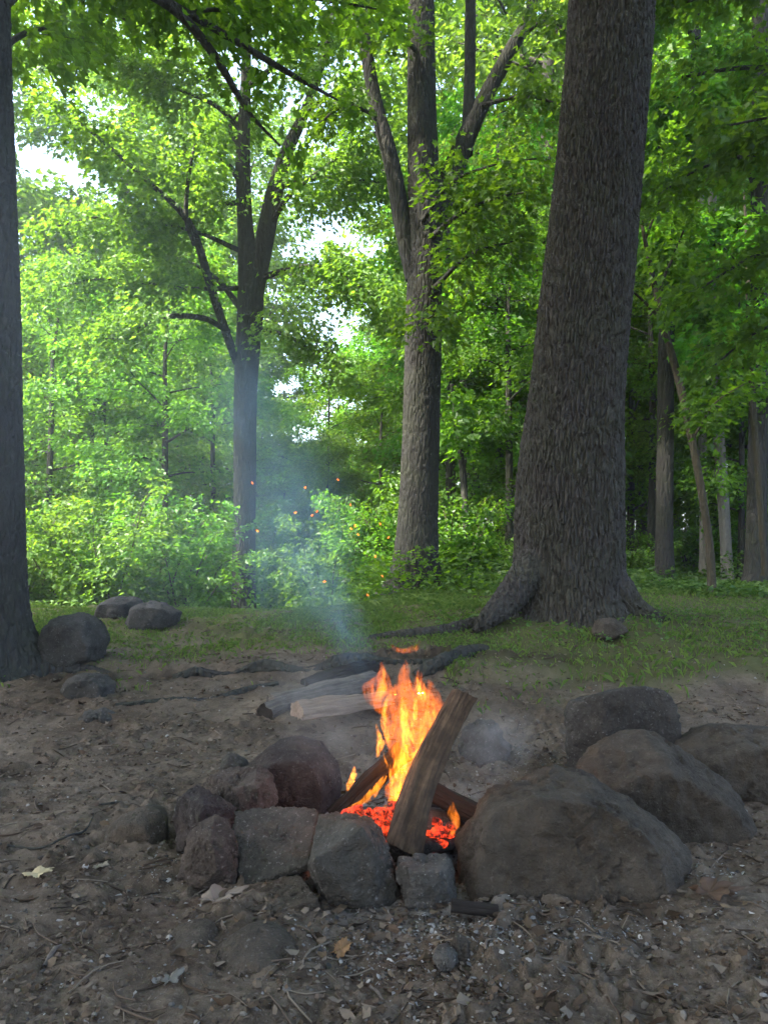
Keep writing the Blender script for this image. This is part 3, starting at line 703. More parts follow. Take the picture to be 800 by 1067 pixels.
# D: the great trunk on the right
def tree_D():
    Y = 6.55; p = pathpx([(592, 660, Y, 112), (592, 600, Y, 110), (594, 500, Y, 106), (603, 380, Y, 96), (617, 250, Y, 90), (628, 120, Y, 89), (637, 0, Y, 87)])
    p = extend(p, [(2., .92), (3., .8), (4, .6), (3, .3)])
    b = p[0, :3].copy(); root = empty('tree', tuple(b)); tag(root, 'biggest tree, thick straight furrowed trunk with flared roots, right of the fire', 'tree', BIG)
    mb = MB(); low = p[:8]
    tube(mb, low, 1000, 480, bark_disp(.022, .025, .17, (.15, .80), 3, 3, .41)); up = MB(); tube(up, p[7:], 60, 40)
    mb.build('trunk', M_bark, root, b)
    c = Crown(5); br = MB(); crown_above(c, up, p, 11.2, 16, 10, 4.6, .3, seed=4)
    c.twigs(up); c.leaves(7000, .20); up.build('limbs', M_bark, root, b); c.build('crown', M_leafA, TM, root, b)
    for k, (pts, n) in enumerate([
        ([(576, 540, 6.5, 28), (552, 592, 6.34, 34), (528, 626, 6.2, 30), (510, 643, 6.05, 20), (500, 652, 5.98, 12), (494, 658, 5.95, 5)], 200),
        ([(618, 580, 6.5, 40), (640, 616, 6.4, 42), (658, 633, 6.35, 30), (678, 643, 6.3, 18), (700, 650, 6.3, 9)], 120)]):
        m2 = MB(); q = pathpx(pts); tube(m2, q, n, 60, bark_disp(.016, .030, .12, None, 20+k, 3, .15)); m2.build('root', M_bark, root, b)
    # long surface root running left
    m2 = MB(); q = []
    for (px, py, w) in [(516, 643, 12), (490, 649, 15), (462, 656, 15), (430, 659, 13), (405, 661, 10), (385, 663, 6)]:
        g = G(px, py+3); q.append([g[0], g[1], g[2]+.0, w*.5*g[1]/F])
    tube(m2, np.array(q), 140, 36, bark_disp(.012, .03, .12, None, 31, 3, .08)); m2.build('root', M_bark, root, b)
tree_D()

# C: the three-stemmed tree in the middle
def tree_C():
    Y = 10.; p = pathpx([(431, 622, Y, 52), (433, 590, Y, 47), (436, 520, Y, 41), (439, 430, Y, 39), (441, 340, Y, 38), (442, 250, Y, 34), (440, 130, Y, 31), (438, 0, Y, 28)])
    s1 = pathpx([(432, 290, Y, 20), (420, 235, Y, 19), (408, 170, Y, 17), (392, 110, Y, 15), (383, 60, Y, 13), (372, -20, Y, 11)])
    s2 = pathpx([(446, 270, Y, 20), (462, 205, Y+.1, 24), (483, 150, Y+.2, 21), (506, 100, Y+.3, 17), (533, 50, Y+.4, 14), (556, 0, Y+.5, 11)])
    s3 = pathpx([(486, 160, Y+.2, 14), (489, 90, Y+.3, 12), (490, 0, Y+.4, 11)])
    p, s1, s2, s3 = (extend(q, [(2, .85), (3, .6), (2.5, .2)]) for q in (p, s1, s2, s3))
    b = p[0, :3].copy(); root = empty('tree', tuple(b)); tag(root, 'tree in the middle whose trunk forks into several stems behind the flames', 'tree', BIG)
    mb = MB(); tube(mb, p[:8], 420, 130, bark_disp(.010, .035, .11, (.3, .55), 8, 4, .26))
    for q, n in ((s1, 240), (s2, 220), (s3, 160)): tube(mb, q, n, 56, bark_disp(.006, .03, .1, None, 9, 4, .11))
    tube(mb, p[7:], 30, 20)
    c = Crown(15)
    for k, q in enumerate((p, s1, s2, s3)): crown_above(c, mb, q, 10.4, q[-1, 2]-.2, 5, 3.2, .2, seed=40+k, spacing=.45)
    c.twigs(mb); c.leaves(9000, .15)
    # low leafy boughs in front of and around the trunk
    c2 = Crown(16)
    for pts in [[(446, 250, 9.9, 8), (480, 222, 9.3, 5), (520, 205, 8.8, 3), (548, 200, 8.5, 2)],
                [(452, 300, 9.8, 6), (490, 265, 9.2, 4), (540, 250, 8.8, 2)],
                [(440, 230, 9.8, 6), (470, 190, 9.2, 4), (520, 170, 8.8, 2), (560, 165, 8.6, 2)],
                [(432, 330, 9.75, 5), (440, 335, 9.3, 3), (452, 328, 9.0, 2)],
                [(500, 110, 10.2, 6), (545, 100, 9.8, 4), (590, 110, 9.5, 2)],
                [(395, 120, 10, 6), (360, 110, 9.6, 4), (330, 130, 9.3, 2)],
                [(440, 60, 10, 6), (410, 30, 9.5, 4), (370, 20, 9.2, 2)],
                [(540, 40, 10.4, 6), (570, 20, 10, 4), (600, 40, 9.6, 2)]]:
        q = pathpx(pts); tube(mb, q, 16, 6); c2.limb(q, .25, .16, .55)
    c2.twigs(mb, .005); c2.leaves(4300, .10, width=.42, thick=.16, tilt=.6)
    mb.build('trunk', M_bark2, root, b)
    a = c2.lv[0]; c.lv = [c.lv[0], a]
    c.build('crown', M_leafA, TM, root, b)
tree_C()

# B: the slender two-stemmed tree, left of the middle
def tree_B():
    Y = 14.; p = pathpx([(254, 655, Y, 26), (254, 600, Y, 24), (255, 500, Y, 23), (256, 400, Y, 24), (261, 310, Y, 27), (256, 240, Y, 17), (253, 170, Y, 15), (256, 90, Y, 11), (258, 10, Y, 8)])
    s1 = pathpx([(264, 320, Y, 16), (276, 250, Y, 19), (286, 200, Y, 18), (300, 155, Y, 14), (318, 115, Y, 10), (340, 50, Y, 7)])
    p = extend(p, [(2., .6), (1.5, .2)]); s1 = extend(s1, [(1.5, .6), (1.5, .2)])
    b = p[0, :3].copy(); root = empty('tree', tuple(b)); tag(root, 'slender dark tree left of the middle, standing in the smoke and splitting into two stems', 'tree', BIG)
    mb = MB(); tube(mb, p, 260, 64, bark_disp(.007, .035, .12, (.25, .4), 13, 4, .2)); tube(mb, s1, 160, 48, bark_disp(.006, .03, .1, None, 14, 4, .14))
    c = Crown(25); big = []
    def B(pts, **k):
        q = pathpx(pts); tube(mb, q, 30, 8); big.append(q); c.limb(q, k.get('t0', .3), k.get('sp', .2), k.get('tl', .95), droop=.3)
    B([(247, 378, Y, 9), (235, 345, 13.6, 9), (220, 300, 13.2, 9), (205, 250, 12.8, 8), (190, 222, 12.5, 7), (150, 185, 12.1, 5), (105, 145, 11.8, 4), (60, 110, 11.6, 2)], t0=.62)
    B([(203, 255, 12.8, 6), (194, 225, 12.5, 5), (197, 180, 12.3, 4), (203, 150, 12.2, 2)], t0=.5)
    B([(238, 345, 13.6, 6), (210, 331, 13.0, 6), (165, 331, 12.5, 5), (135, 350, 12.2, 4), (108, 352, 12.0, 3)], t0=.6)
    B([(252, 190, Y, 8), (238, 172, 13.9, 6), (220, 158, 13.6, 5), (180, 160, 13.3, 3), (140, 150, 13, 2)])
    B([(278, 240, Y, 8), (300, 205, 13.7, 6), (330, 180, 13.4, 4), (370, 150, 13.1, 3), (395, 135, 13, 2)])
    B([(270, 290, Y, 8), (310, 278, 13.6, 5), (345, 280, 13.3, 4), (385, 305, 13., 3), (408, 318, 12.9, 2)], t0=.3)
    B([(290, 195, Y, 7), (330, 185, 14.2, 5), (380, 188, 14.2, 3), (400, 190, 14.2, 2)])
    B([(250, 320, Y, 7), (225, 290, 14.4, 5), (190, 270, 14.6, 3), (140, 262, 14.7, 2)])
    B([(256, 140, Y, 7), (225, 110, 13.8, 5), (180, 90, 13.5, 3), (120, 60, 13.2, 2)])
    B([(258, 90, Y, 7), (300, 60, 13.7, 5), (350, 40, 13.3, 3)])
    B([(310, 130, Y, 7), (340, 100, 13.7, 4), (385, 90, 13.3, 2)])
    B([(258, 60, Y, 6), (220, 35, 13.7, 4), (160, 10, 13.3, 2)])
    B([(257, 210, Y, 6), (215, 215, 13.4, 4), (165, 230, 13., 2)])
    B([(262, 340, Y, 6), (300, 350, 13.6, 4), (330, 370, 13.3, 2)])
    B([(255, 160, Y, 6), (240, 130, 14.5, 4), (270, 100, 14.8, 2)])
    B([(248, 260, Y, 6), (200, 240, 13.4, 4), (120, 225, 13., 3), (60, 235, 12.7, 2)])
    B([(252, 300, Y, 6), (190, 300, 13.2, 4), (110, 290, 12.7, 3), (60, 300, 12.5, 2)])
    B([(257, 100, Y, 6), (190, 70, 13.2, 4), (100, 30, 12.7, 3), (40, 20, 12.5, 2)])
    c.twigs(mb, .006); c.leaves(32000, .10, width=.42, thick=.20, tilt=.6)
    for q, k in ((p, 60), (s1, 61)): crown_above(c, mb, q, 10.4, q[-1, 2]-.2, 6, 3.2, .15, seed=k)
    c.tw = c.tw[-150:]; c.leaves(5000, .16)
    mb.build('trunk', M_bark2, root, b); c.build('crown', M_leafB, TM, root, b)
tree_B()

# A: trunk cut by the left edge, with limbs arching over the top left
def tree_A():
    Y = 5.25; p = pathpx([(-12, 715, Y, 112), (-13, 680, Y, 92), (-14, 640, Y, 80), (-14, 560, Y, 73), (-15, 480, Y, 72), (-17, 350, Y, 73), (-19, 200, Y, 65), (-23, 0, Y, 62)])
    p = extend(p, [(2, .9), (3, .75), (3, .5), (2, .2)])
    b = p[0, :3].copy(); root = empty('tree', tuple(b)); tag(root, 'dark smooth-sided tree trunk cut off by the left edge, with a root creeping right', 'tree', BIG)
    mb = MB(); tube(mb, p[:8], 620, 170, bark_disp(.012, .04, .13, (.22, .75), 18, 4, .25)); tube(mb, p[7:], 40, 24)
    c = Crown(35)
    for pts in [[(-17, 20, 5.3, 16), (60, -40, 5.6, 14), (140, -15, 6.0, 12), (188, 15, 6.3, 10), (225, 60, 6.5, 9), (258, 115, 6.7, 5), (292, 152, 6.8, 2)],
                [(150, -12, 6.05, 9), (190, 10, 6.3, 8), (250, 45, 6.6, 7), (300, 75, 6.8, 6), (352, 104, 7.0, 2)]]:
        q = pathpx(pts); tube(mb, q, 40, 10)
        c.limb(q, .55, .3, .5)
    for pts in [[(100, -30, 5.8, 8), (180, -30, 6.6, 6), (260, -20, 7.2, 3)], [(60, -40, 5.6, 8), (90, -20, 6.6, 5), (130, 20, 7.4, 3)],
                [(140, -15, 6.0, 7), (250, -10, 6.6, 4), (340, 0, 7.2, 3), (400, 10, 7.6, 2)], [(188, 15, 6.3, 6), (230, 10, 6.8, 4), (290, 25, 7.4, 2)],
                [(-15, 60, 5.3, 8), (40, 30, 6.3, 5), (90, 40, 7.3, 2)]]:
        q = pathpx(pts); tube(mb, q, 16, 7); c.limb(q, .2, .17, .6)
    c.twigs(mb, .005); c.leaves(3700, .095, width=.42, thick=.14, tilt=.6)
    n0 = len(c.tw); crown_above(c, mb, p, 9.6, 14.6, 10, 4.0, .2, seed=70); c.tw = c.tw[n0:]; c.twigs(mb); c.leaves(5000, .18)
    mb.build('trunk', M_bark2, root, b); c.build('crown', M_leafA, TM, root, b)
    m2 = MB(); q = []
    for px, py, w in [(22, 688, 34), (48, 697, 24), (72, 699, 16), (95, 700, 10), (118, 706, 5)]:
        g = G(px, py+4); q.append([g[0], g[1]+.05, g[2]+.02, w*.5*g[1]/F])
    tube(m2, np.array(q), 80, 30, bark_disp(.006, .03, .1, None, 33, 3, .08)); m2.build('root', M_bark2, root, b)
tree_A()

# E: stems in the wood on the right
def stem(name, label, pts, mat, seed, limbs=(), leaves=0, lsize=.11, leafm=None, amp=.006, tl=.7, cat='tree', group=None, sp=.2, flare=(.2, .4)):
    p = pathpx(pts); b = p[0, :3].copy(); root = empty(name, tuple(b)); tag(root, label, cat, group); mb = MB()
    tube(mb, p, 160, 36, bark_disp(amp, .03, .11, flare, seed, 4, max(.03, p[0, 3])))
    c = Crown(seed)
    for l in limbs:
        q = pathpx(l); tube(mb, q, 18, 7); c.limb(q, .15, sp, tl)
    if leaves: c.twigs(mb, .005); c.leaves(leaves, lsize, width=.40, thick=.13, tilt=.6); c.build('crown', leafm, TM, root, b)
    mb.build('trunk', mat, root, b)
stem('tree', 'dark knobbly trunk just right of the biggest tree, leafy around its broken top', [(693, 625, 11., 22), (692, 560, 11., 18), (693, 450, 11., 17), (694, 350, 11., 16), (697, 290, 11., 15), (706, 240, 11., 15), (716, 190, 11.2, 12), (724, 80, 11.4, 10), (728, -60, 11.6, 7)], M_bark2, 51,
     [[(697, 280, 11, 8), (660, 262, 10.6, 5), (600, 280, 10.2, 3)], [(700, 260, 11, 7), (740, 235, 10.5, 5), (800, 240, 10, 3)], [(716, 190, 11.2, 6), (680, 150, 10.8, 4), (650, 160, 10.5, 2)], [(694, 340, 11, 6), (730, 330, 10.5, 4), (780, 350, 10., 2)], [(724, 90, 11.4, 6), (770, 60, 10.8, 4), (810, 80, 10.4, 2)], [(726, 40, 11.4, 6), (690, 10, 11, 4), (660, 30, 10.6, 2)]], 6500, .12, M_leafA)
stem('tree', 'thin sapling leaning left, its bare stem crossing in front of the right-hand wood', [(742, 618, 9., 9), (738, 560, 9., 8), (725, 480, 9., 8), (708, 400, 9., 8), (690, 335, 9., 7), (676, 270, 9., 5), (668, 230, 9., 3)], M_bark3, 52,
     [[(690, 335, 9, 4), (672, 315, 8.9, 3), (655, 300, 8.8, 2)], [(684, 305, 9, 4), (700, 270, 8.9, 3), (712, 240, 8.8, 2)], [(720, 460, 9, 3), (745, 420, 8.8, 2), (775, 400, 8.6, 1)], [(672, 250, 9, 3), (690, 200, 8.8, 2), (700, 160, 8.7, 1)]], 1500, .10, M_leafA, .002, .5, flare=(.05, .3))
stem('tree', 'thin upright sapling near the right edge, forked high up', [(797, 600, 9.5, 6), (790, 500, 9.5, 6), (783, 400, 9.5, 6), (780, 330, 9.5, 5), (778, 260, 9.5, 4), (775, 200, 9.5, 2)], M_bark3, 53,
     [[(780, 310, 9.5, 3), (765, 270, 9.3, 2), (745, 250, 9.2, 1)], [(783, 390, 9.5, 3), (800, 340, 9.3, 2), (820, 310, 9.1, 1)], [(782, 380, 9.5, 3), (750, 360, 9.2, 2), (720, 365, 9., 1)]], 1500, .10, M_leafA, .002, .5, flare=(.05, .3))
stem('tree', 'stout grey trunk low at the right edge, behind the upright sapling', [(788, 615, 10.4, 26), (788, 560, 10.4, 21), (789, 480, 10.4, 19), (790, 380, 10.4, 18), (791, 200, 10.4, 16), (792, -40, 10.4, 16)], M_bark2, 54, [[(790, 300, 10.4, 8), (740, 250, 10.0, 5), (690, 250, 9.6, 3)], [(791, 200, 10.4, 8), (750, 120, 10.0, 5), (700, 100, 9.6, 3)], [(791, 150, 10.4, 8), (830, 100, 10.0, 5), (870, 110, 9.6, 3)]], 5000, .14, M_leafA)
stem('tree', 'pale grey bare trunk deep in the right-hand wood, thinner of the two pale ones', [(733, 600, 12.2, 9), (733, 530, 12.2, 8), (732, 470, 12.2, 8), (731, 400, 12.2, 7), (730, 200, 12.2, 6)], M_pale_bark, 55)
stem('tree', 'pale grey bare trunk deep in the right-hand wood, thicker of the two pale ones', [(758, 606, 11.6, 11), (754, 530, 11.6, 11), (750, 470, 11.6, 11), (746, 400, 11.6, 10), (742, 200, 11.6, 8)], M_pale_bark, 56)
stem('tree', 'thin crooked dark sapling between the middle tree and the biggest one', [(487, 590, 12., 8), (485, 540, 12, 7), (482, 490, 12, 7), (476, 450, 12, 5), (470, 400, 12, 3)], M_bark2, 57, [[(483, 490, 12, 3), (492, 450, 11.8, 2), (505, 420, 11.6, 1)], [(478, 460, 12, 3), (462, 440, 11.8, 2), (455, 410, 11.6, 1)]], 900, .12, M_leafA, .002, .6)
stem('tree', 'straight dark stem in the shade just right of the middle tree', [(470, 600, 15., 9), (471, 540, 15, 8), (470, 450, 15, 7), (468, 350, 15, 6), (466, 200, 15, 4)], M_bark2, 58, [[(469, 400, 15, 4), (500, 370, 14.6, 3), (530, 360, 14.3, 2)], [(468, 350, 15, 4), (440, 320, 14.6, 3), (415, 330, 14.3, 2)]], 1200, .14, M_leafA, .002)
stem('tree', 'maple at the right whose leafy boughs hang into the picture from beyond the edge', [(905, 650, 7., 40), (902, 500, 7., 34), (900, 300, 7., 32), (902, 100, 7., 28), (905, -150, 7, 24)], M_bark, 59,
     [[(900, 200, 7, 10), (850, 165, 7., 7), (790, 160, 6.9, 5), (730, 175, 6.8, 3), (690, 200, 6.8, 2)], [(900, 120, 7, 10), (850, 80, 7.2, 7), (780, 70, 7.3, 5), (710, 80, 7.4, 3)], [(900, 270, 7, 8), (850, 255, 7.1, 6), (790, 265, 7.1, 4), (730, 300, 7.1, 2)],
      [(902, 30, 7, 10), (850, -20, 7.2, 7), (770, -15, 7.4, 5), (690, 10, 7.5, 3)], [(900, 350, 7, 7), (850, 330, 7.3, 5), (790, 345, 7.4, 3), (745, 380, 7.5, 2)], [(902, 90, 7, 8), (860, 110, 6.6, 6), (810, 120, 6.3, 4), (760, 130, 6.2, 2)], [(903, -60, 7, 9), (840, -50, 7, 6), (760, -40, 7, 4), (680, -20, 7, 2)]], 5600, .098, M_leafA, .006, .62, sp=.16)

# ------------------------------------------------------------------ the woods behind
def shrub_proto(seed, h, spread, n_leaves, lsize, leafm):
    r = np.random.default_rng(seed); root = empty('shrub'); mb = MB(); c = Crown(seed)
    for k in range(9):
        az = k*2.399+r.uniform(-.3, .3); s = spread*r.uniform(.45, 1.); hh = h*r.uniform(.6, 1.)
        d = np.array([math.cos(az), math.sin(az), 0])
        q = np.array([np.append(d*s*t**1.3+UP*(hh*(1.25*t-.25*t**3)-.15)+r.normal(size=3)*.06*t, .022*(1-.85*t)) for t in (0, .25, .5, .75, 1)])
        q[0, :3] += d*.1; tube(mb, q, 12, 5); c.limb(q, .12, .16, .75, up=.1)
    c.twigs(mb, .004); c.leaves(n_leaves, lsize, width=.36, thick=.06)
    mb.build('stems', M_bark3, root); c.build('foliage', leafm, TO, root)
    return root
shr = Stock([shrub_proto(201, 2.6, 1.5, 6000, .10, M_leafB), shrub_proto(202, 2.2, 1.7, 6000, .095, M_leafB), shrub_proto(203, 3.0, 1.4, 6500, .105, M_leafB)])
shrR = Stock([shrub_proto(204, 2.0, 1.3, 4500, .10, M_leafC), shrub_proto(205, 1.6, 1.3, 4000, .09, M_leafC)])
und = Stock([auto_tree(301, 8.5, 1.6, 2.6, .085, 16, 13000, .125, M_leafB, M_bark2, tlen=1.0),
             auto_tree(302, 7.0, 1.0, 2.4, .07, 15, 12000, .12, M_leafB, M_bark2, tlen=.95),
             auto_tree(303, 10.0, 2.2, 2.9, .10, 17, 15000, .13, M_leafB, M_bark2, tlen=1.1)])
undR = Stock([auto_tree(311, 8.0, 1.3, 2.5, .08, 16, 12000, .125, M_leafA, M_bark2, tlen=1.0),
              auto_tree(312, 10.5, 2.4, 3.0, .11, 17, 14000, .13, M_leafC, M_bark2, tlen=1.1)])
tall = Stock([auto_tree(401, 21, 5.5, 4.6, .26, 22, 16000, .24, M_leafB, M_bark2, spacing=.5, tlen=1.6),
              auto_tree(402, 24, 7.5, 5.0, .30, 22, 16000, .25, M_leafB, M_bark, spacing=.5, tlen=1.7),
              auto_tree(403, 18, 4.5, 4.2, .22, 20, 15000, .23, M_leafC, M_bark2, spacing=.5, tlen=1.5)])
r = np.random.default_rng(500)
LS = 'broad-leaved shrub in the thicket along the far edge of the grass'
shrM = Stock([shrub_proto(206, 2.6, 1.5, 6500, .10, M_leafC), shrub_proto(207, 2.2, 1.6, 6000, .095, M_leafC)])  # darker leaves stand in for the shade under the taller trees
for k, (px, Y) in enumerate([(20, 12.2), (75, 12.6), (120, 11.9), (165, 12.8), (188, 12.4), (250, 16.6), (290, 15.0), (330, 14.4), (372, 13.6), (392, 12.9), (140, 14.5), (60, 15), (215, 15.5), (-60, 12.2), (-140, 12.6), (320, 17), (380, 16), (276, 16.0), (318, 13.4), (345, 12.4), (365, 15), (226, 16.2), (405, 14.2)]):
    (shrM if px > 130 or Y > 14 else shr).put(P(px, 560, Y)[0], Y, r.uniform(.85, 1.1)*(.85 if px > 250 else 1), r.uniform(0, 6.3), LS, 'shrub', 'shrubs in the thicket behind the grass')
RS = 'low dark green shrub in the shaded undergrowth between the trunks on the right'
for px, Y in [(470, 13.2), (505, 12.2), (540, 13.6), (660, 12.4), (720, 13.8), (765, 12.6), (830, 11.8), (900, 11.4), (450, 15.5), (520, 16), (620, 15.2), (690, 16.5), (750, 16.2), (810, 15), (478, 11.2), (415, 11.8)]:
    shrR.put(P(px, 560, Y)[0], Y, r.uniform(.6, .95), r.uniform(0, 6.3), RS, 'shrub', 'shrubs in the undergrowth on the right')
LU = 'young leafy tree in the bright green wall of foliage beyond the left-hand grass'
for px, Y, s in [(40, 16, .9), (110, 17.5, .95), (175, 16.2, .8), (230, 19, .9), (300, 19, .62), (345, 18, .60), (390, 17, .62), (312, 21, .62), (352, 22, .66), (335, 15.5, .42), (20, 21, 1.1), (90, 23, 1.05), (160, 22, 1.05), (330, 24, .62), (375, 25, .62), (425, 20, .75), (-60, 17, 1), (-150, 18, 1.1), (265, 24, .75), (400, 23, .85), (205, 26, 1.)]:
    und.put(P(px, 560, Y)[0], Y, s, r.uniform(0, 6.3), LU, 'tree', 'young trees behind the grass on the left')
RU = 'young leafy tree filling the wood between and behind the trunks on the right'
for px, Y, s in [(470, 14.5, .8), (520, 15.5, .9), (560, 14, .85), (500, 19, 1.05), (655, 14.2, .85), (700, 15.5, .9), (745, 14.6, .95), (800, 13.5, .9), (850, 12.5, .9), (640, 19, 1.1), (720, 20, 1.1), (790, 18.5, 1.1), (540, 21, 1.15), (900, 15, 1.1), (960, 13, 1), (455, 24, 1.1), (600, 23, 1.1), (680, 12.4, .6), (770, 11.6, .62), (530, 12.8, .62)]:
    undR.put(P(px, 560, Y)[0], Y, s, r.uniform(0, 6.3), RU, 'tree', 'young trees in the wood on the right')
TL = 'tall far woodland tree whose crown closes off the view behind the younger trees'
for px, Y, s in [(-120, 24, 1), (-60, 27, .9), (85, 30, .8), (130, 28, .95), (190, 34, .95), (110, 33, .9), (225, 38, 1.), (250, 30, .8), (100, 40, .9), (490, 24, 1), (560, 26, 1), (520, 33, 1), (640, 25, 1), (700, 28, 1), (770, 23, 1), (840, 26, 1), (600, 35, 1), (740, 36, 1), (910, 24, 1), (455, 36, .85), (670, 20, .9), (820, 19, .9), (580, 18.5, .85)]:
    tall.put(P(px, 560, Y)[0], Y, s, r.uniform(0, 6.3), TL, 'tree', 'tall trees farther back in the woods')
# farther trees up to the skyline, lower over the gap in the middle
for k in range(34):
    px = -150+1150*(k+.5)/34+r.uniform(-12, 12); Y = r.uniform(34, 60)
    s = .36 if 300 < px < 425 else (.45 if px < 300 else .8)
    tall.put(P(px, 560, Y)[0], Y, s*r.uniform(.85, 1.2), r.uniform(0, 6.3), TL, 'tree', 'tall trees farther back in the woods', sink=1.5)

# the wood goes on around and behind the camera and shades the fire pit
OL = 'tall woodland tree shading the fire pit from outside the picture'
for x, y, s in [(-6.5, -1.0, .95), (-10, -4.2, 1), (-13, -7, 1.1), (-4, -5, 1), (0.5, -4.2, 1), (4.2, -4.2, .95), (-8.5, 1.2, .9), (0, -9, 1.1), (-8, -8, 1.1)]:
    tall.put(x, y, s, r.uniform(0, 6.3), OL, 'tree', 'trees around the fire pit outside the picture')

# ------------------------------------------------------------------ ground cover
def scatter(n, xr, yr, dens, seed):
    q = np.random.default_rng(seed); x = q.uniform(*xr, n); y = yr[0]+(yr[1]-yr[0])*q.random(n)
    k = q.random(n) < dens(x, y); return x[k], y[k], q
def in_rocks(x, y):
    """under the great trunk"""
    return ((x-1.55)**2+(y-6.6)**2) < .3
# grass blades
def clump(x, y, f, s): return sst(fbm(np.stack([x*f, y*f, x*0], -1), 3, s), -.25, .35)
x, y, q = scatter(360000, (-6, 6.5), (4.2, 11), lambda x, y: grassy(x, y)*(.22+.30*sst(-x, -.2, .8)+.6*clump(x, y, 1.6, 5))*(1-(.62+.25*(1-sst(y, 4.8, 6.2)))*sst(x, .3, 1.2))*(~in_rocks(x, y)), 21)
n = len(x); z = gz(x, y)-.004
h = q.uniform(.02, .075, n)*(.6+.7*clump(x, y, 1.1, 8)); az = q.uniform(0, 6.283, n); ln = q.uniform(.2, 1.1, n)
d = np.stack([np.cos(az), np.sin(az), az*0], -1); sd = np.stack([-np.sin(az), np.cos(az), az*0], -1); w = q.uniform(.0016, .0034, n)
b = np.stack([x, y, z], -1)
V = np.stack([b-sd*w[:, None], b+sd*w[:, None], b+d*(h*ln*.35)[:, None]+UP*(h*.6)[:, None]+sd*(w*.8)[:, None], b+d*(h*ln)[:, None]+UP*(h*np.maximum(1-.35*ln, .3))[:, None], b+d*(h*ln*.35)[:, None]+UP*(h*.6)[:, None]-sd*(w*.8)[:, None]], 1)
me = mesh_np('grass', V.reshape(-1, 3), np.arange(n*5), np.full(n, 5), False)
M_grass = leaf_mat('grass_blade', (.055, .110, .018), (.130, .190, .045), (1.5, 1.5, .7), .35)
tag(link('grass', me, M_grass), 'thin short grass growing between the bare dirt and the woods', 'grass', kind='stuff')
# broad-leaved weeds in the turf
def herb(name, label, cnt, xr, yr, dens, size, hmax, seed, mat, tm=TO, tilt=.5):
    x, y, q = scatter(cnt, xr, yr, dens, seed); n = len(x); hh = hmax(x, y, q) if callable(hmax) else hmax*q.random(n)
    az = q.uniform(0, 6.283, n); f = np.stack([np.cos(az), np.sin(az), q.uniform(-.5, .3, n)], -1)
    me = leaf_mesh(name, np.stack([x, y, gz(x, y)+hh], -1), f, UP[None]+q.normal(size=(n, 3))*tilt, size*q.uniform(.5, 1.3, n), tm)
    tag(link(name, me, mat), label, name.replace('_', ' '), kind='stuff')
herb('lawn_weeds', 'small broad-leaved weeds mixed into the grass', 60000, (-6, 6.5), (4.4, 10.5), lambda x, y: grassy(x, y)*.5*clump(x, y, 1.3, 33)**2*(1-.7*sst(x, .3, 1.2))*(~in_rocks(x, y)), .019, lambda x, y, q: .01+.04*q.random(len(x)), 31, M_herb)
herb('undergrowth', 'knee-high leafy undergrowth along the foot of the woods', 150000, (-12, 11), (7.6, 15), lambda x, y: sst(y+fbm(np.stack([x, y, x*0], -1), 3, 44)*.9, np.where(x > -.5, 8.3, 9.0), np.where(x > -.5, 9.6, 10))*(.2+.8*clump(x, y, .9, 45)), .075, lambda x, y, q: q.random(len(x))*(.10+.5*clump(x, y, .7, 46)*sst(y, 8.6, 11)*(1-.85*np.exp(-((x/y+.18)/.05)**2))), 41, M_herb)
herb('tree_foot_plants', 'leafy plants crowding the foot of the middle tree', 5200, (-1.2, 2.2), (8.4, 10.2), lambda x, y: np.exp(-((x+.15)**2/.25+(y-9.5)**2/.3))+.5*np.exp(-((x-.9)**2/.3+(y-9.3)**2/.3)), .075, lambda x, y, q: q.random(len(x))*.55, 42, M_leafA, TM)
herb('tree_foot_plants', 'small green weeds around the roots of the biggest tree', 2600, (.4, 3.0), (5.5, 6.6), lambda x, y: .6*clump(x, y, 2.5, 52)*sst(((x-1.55)**2+(y-6.5)**2), .28, .45), .035, lambda x, y, q: q.random(len(x))*.10, 43, M_herb)

# litter: chips, leaf scraps, twigs, pebbles, ash
def litter_mat(name, cols, rough=.9):
    t = NT(name); r_ = t.island(); k = len(cols)
    nd = t.n('ValToRGB'); nd.color_ramp.interpolation = 'CONSTANT'; t.set(nd.inputs[0], r_); e = nd.color_ramp.elements
    while len(e) < k: e.new(.5)
    for i, c in enumerate(cols): e[i].position = i/k; e[i].color = c+(1,)
    t.bsdf(nd.outputs[0], rough, None, .15); return t.m
M_lit = litter_mat('dry_litter', [(.055, .038, .026), (.085, .060, .042), (.11, .085, .062), (.035, .026, .019), (.12, .098, .078), (.07, .05, .032), (.12, .10, .08), (.045, .032, .022)])
M_peb = litter_mat('pebble', [(.09, .085, .08), (.14, .13, .115), (.06, .055, .05), (.22, .21, .2), (.11, .09, .07)])
M_ash = litter_mat('wood_ash', [(.19, .185, .18), (.32, .31, .295), (.12, .118, .115), (.06, .06, .06), (.16, .157, .153), (.03, .03, .03), (.23, .223, .212), (.09, .086, .08)])
def micro(x, y): return gz(x, y)
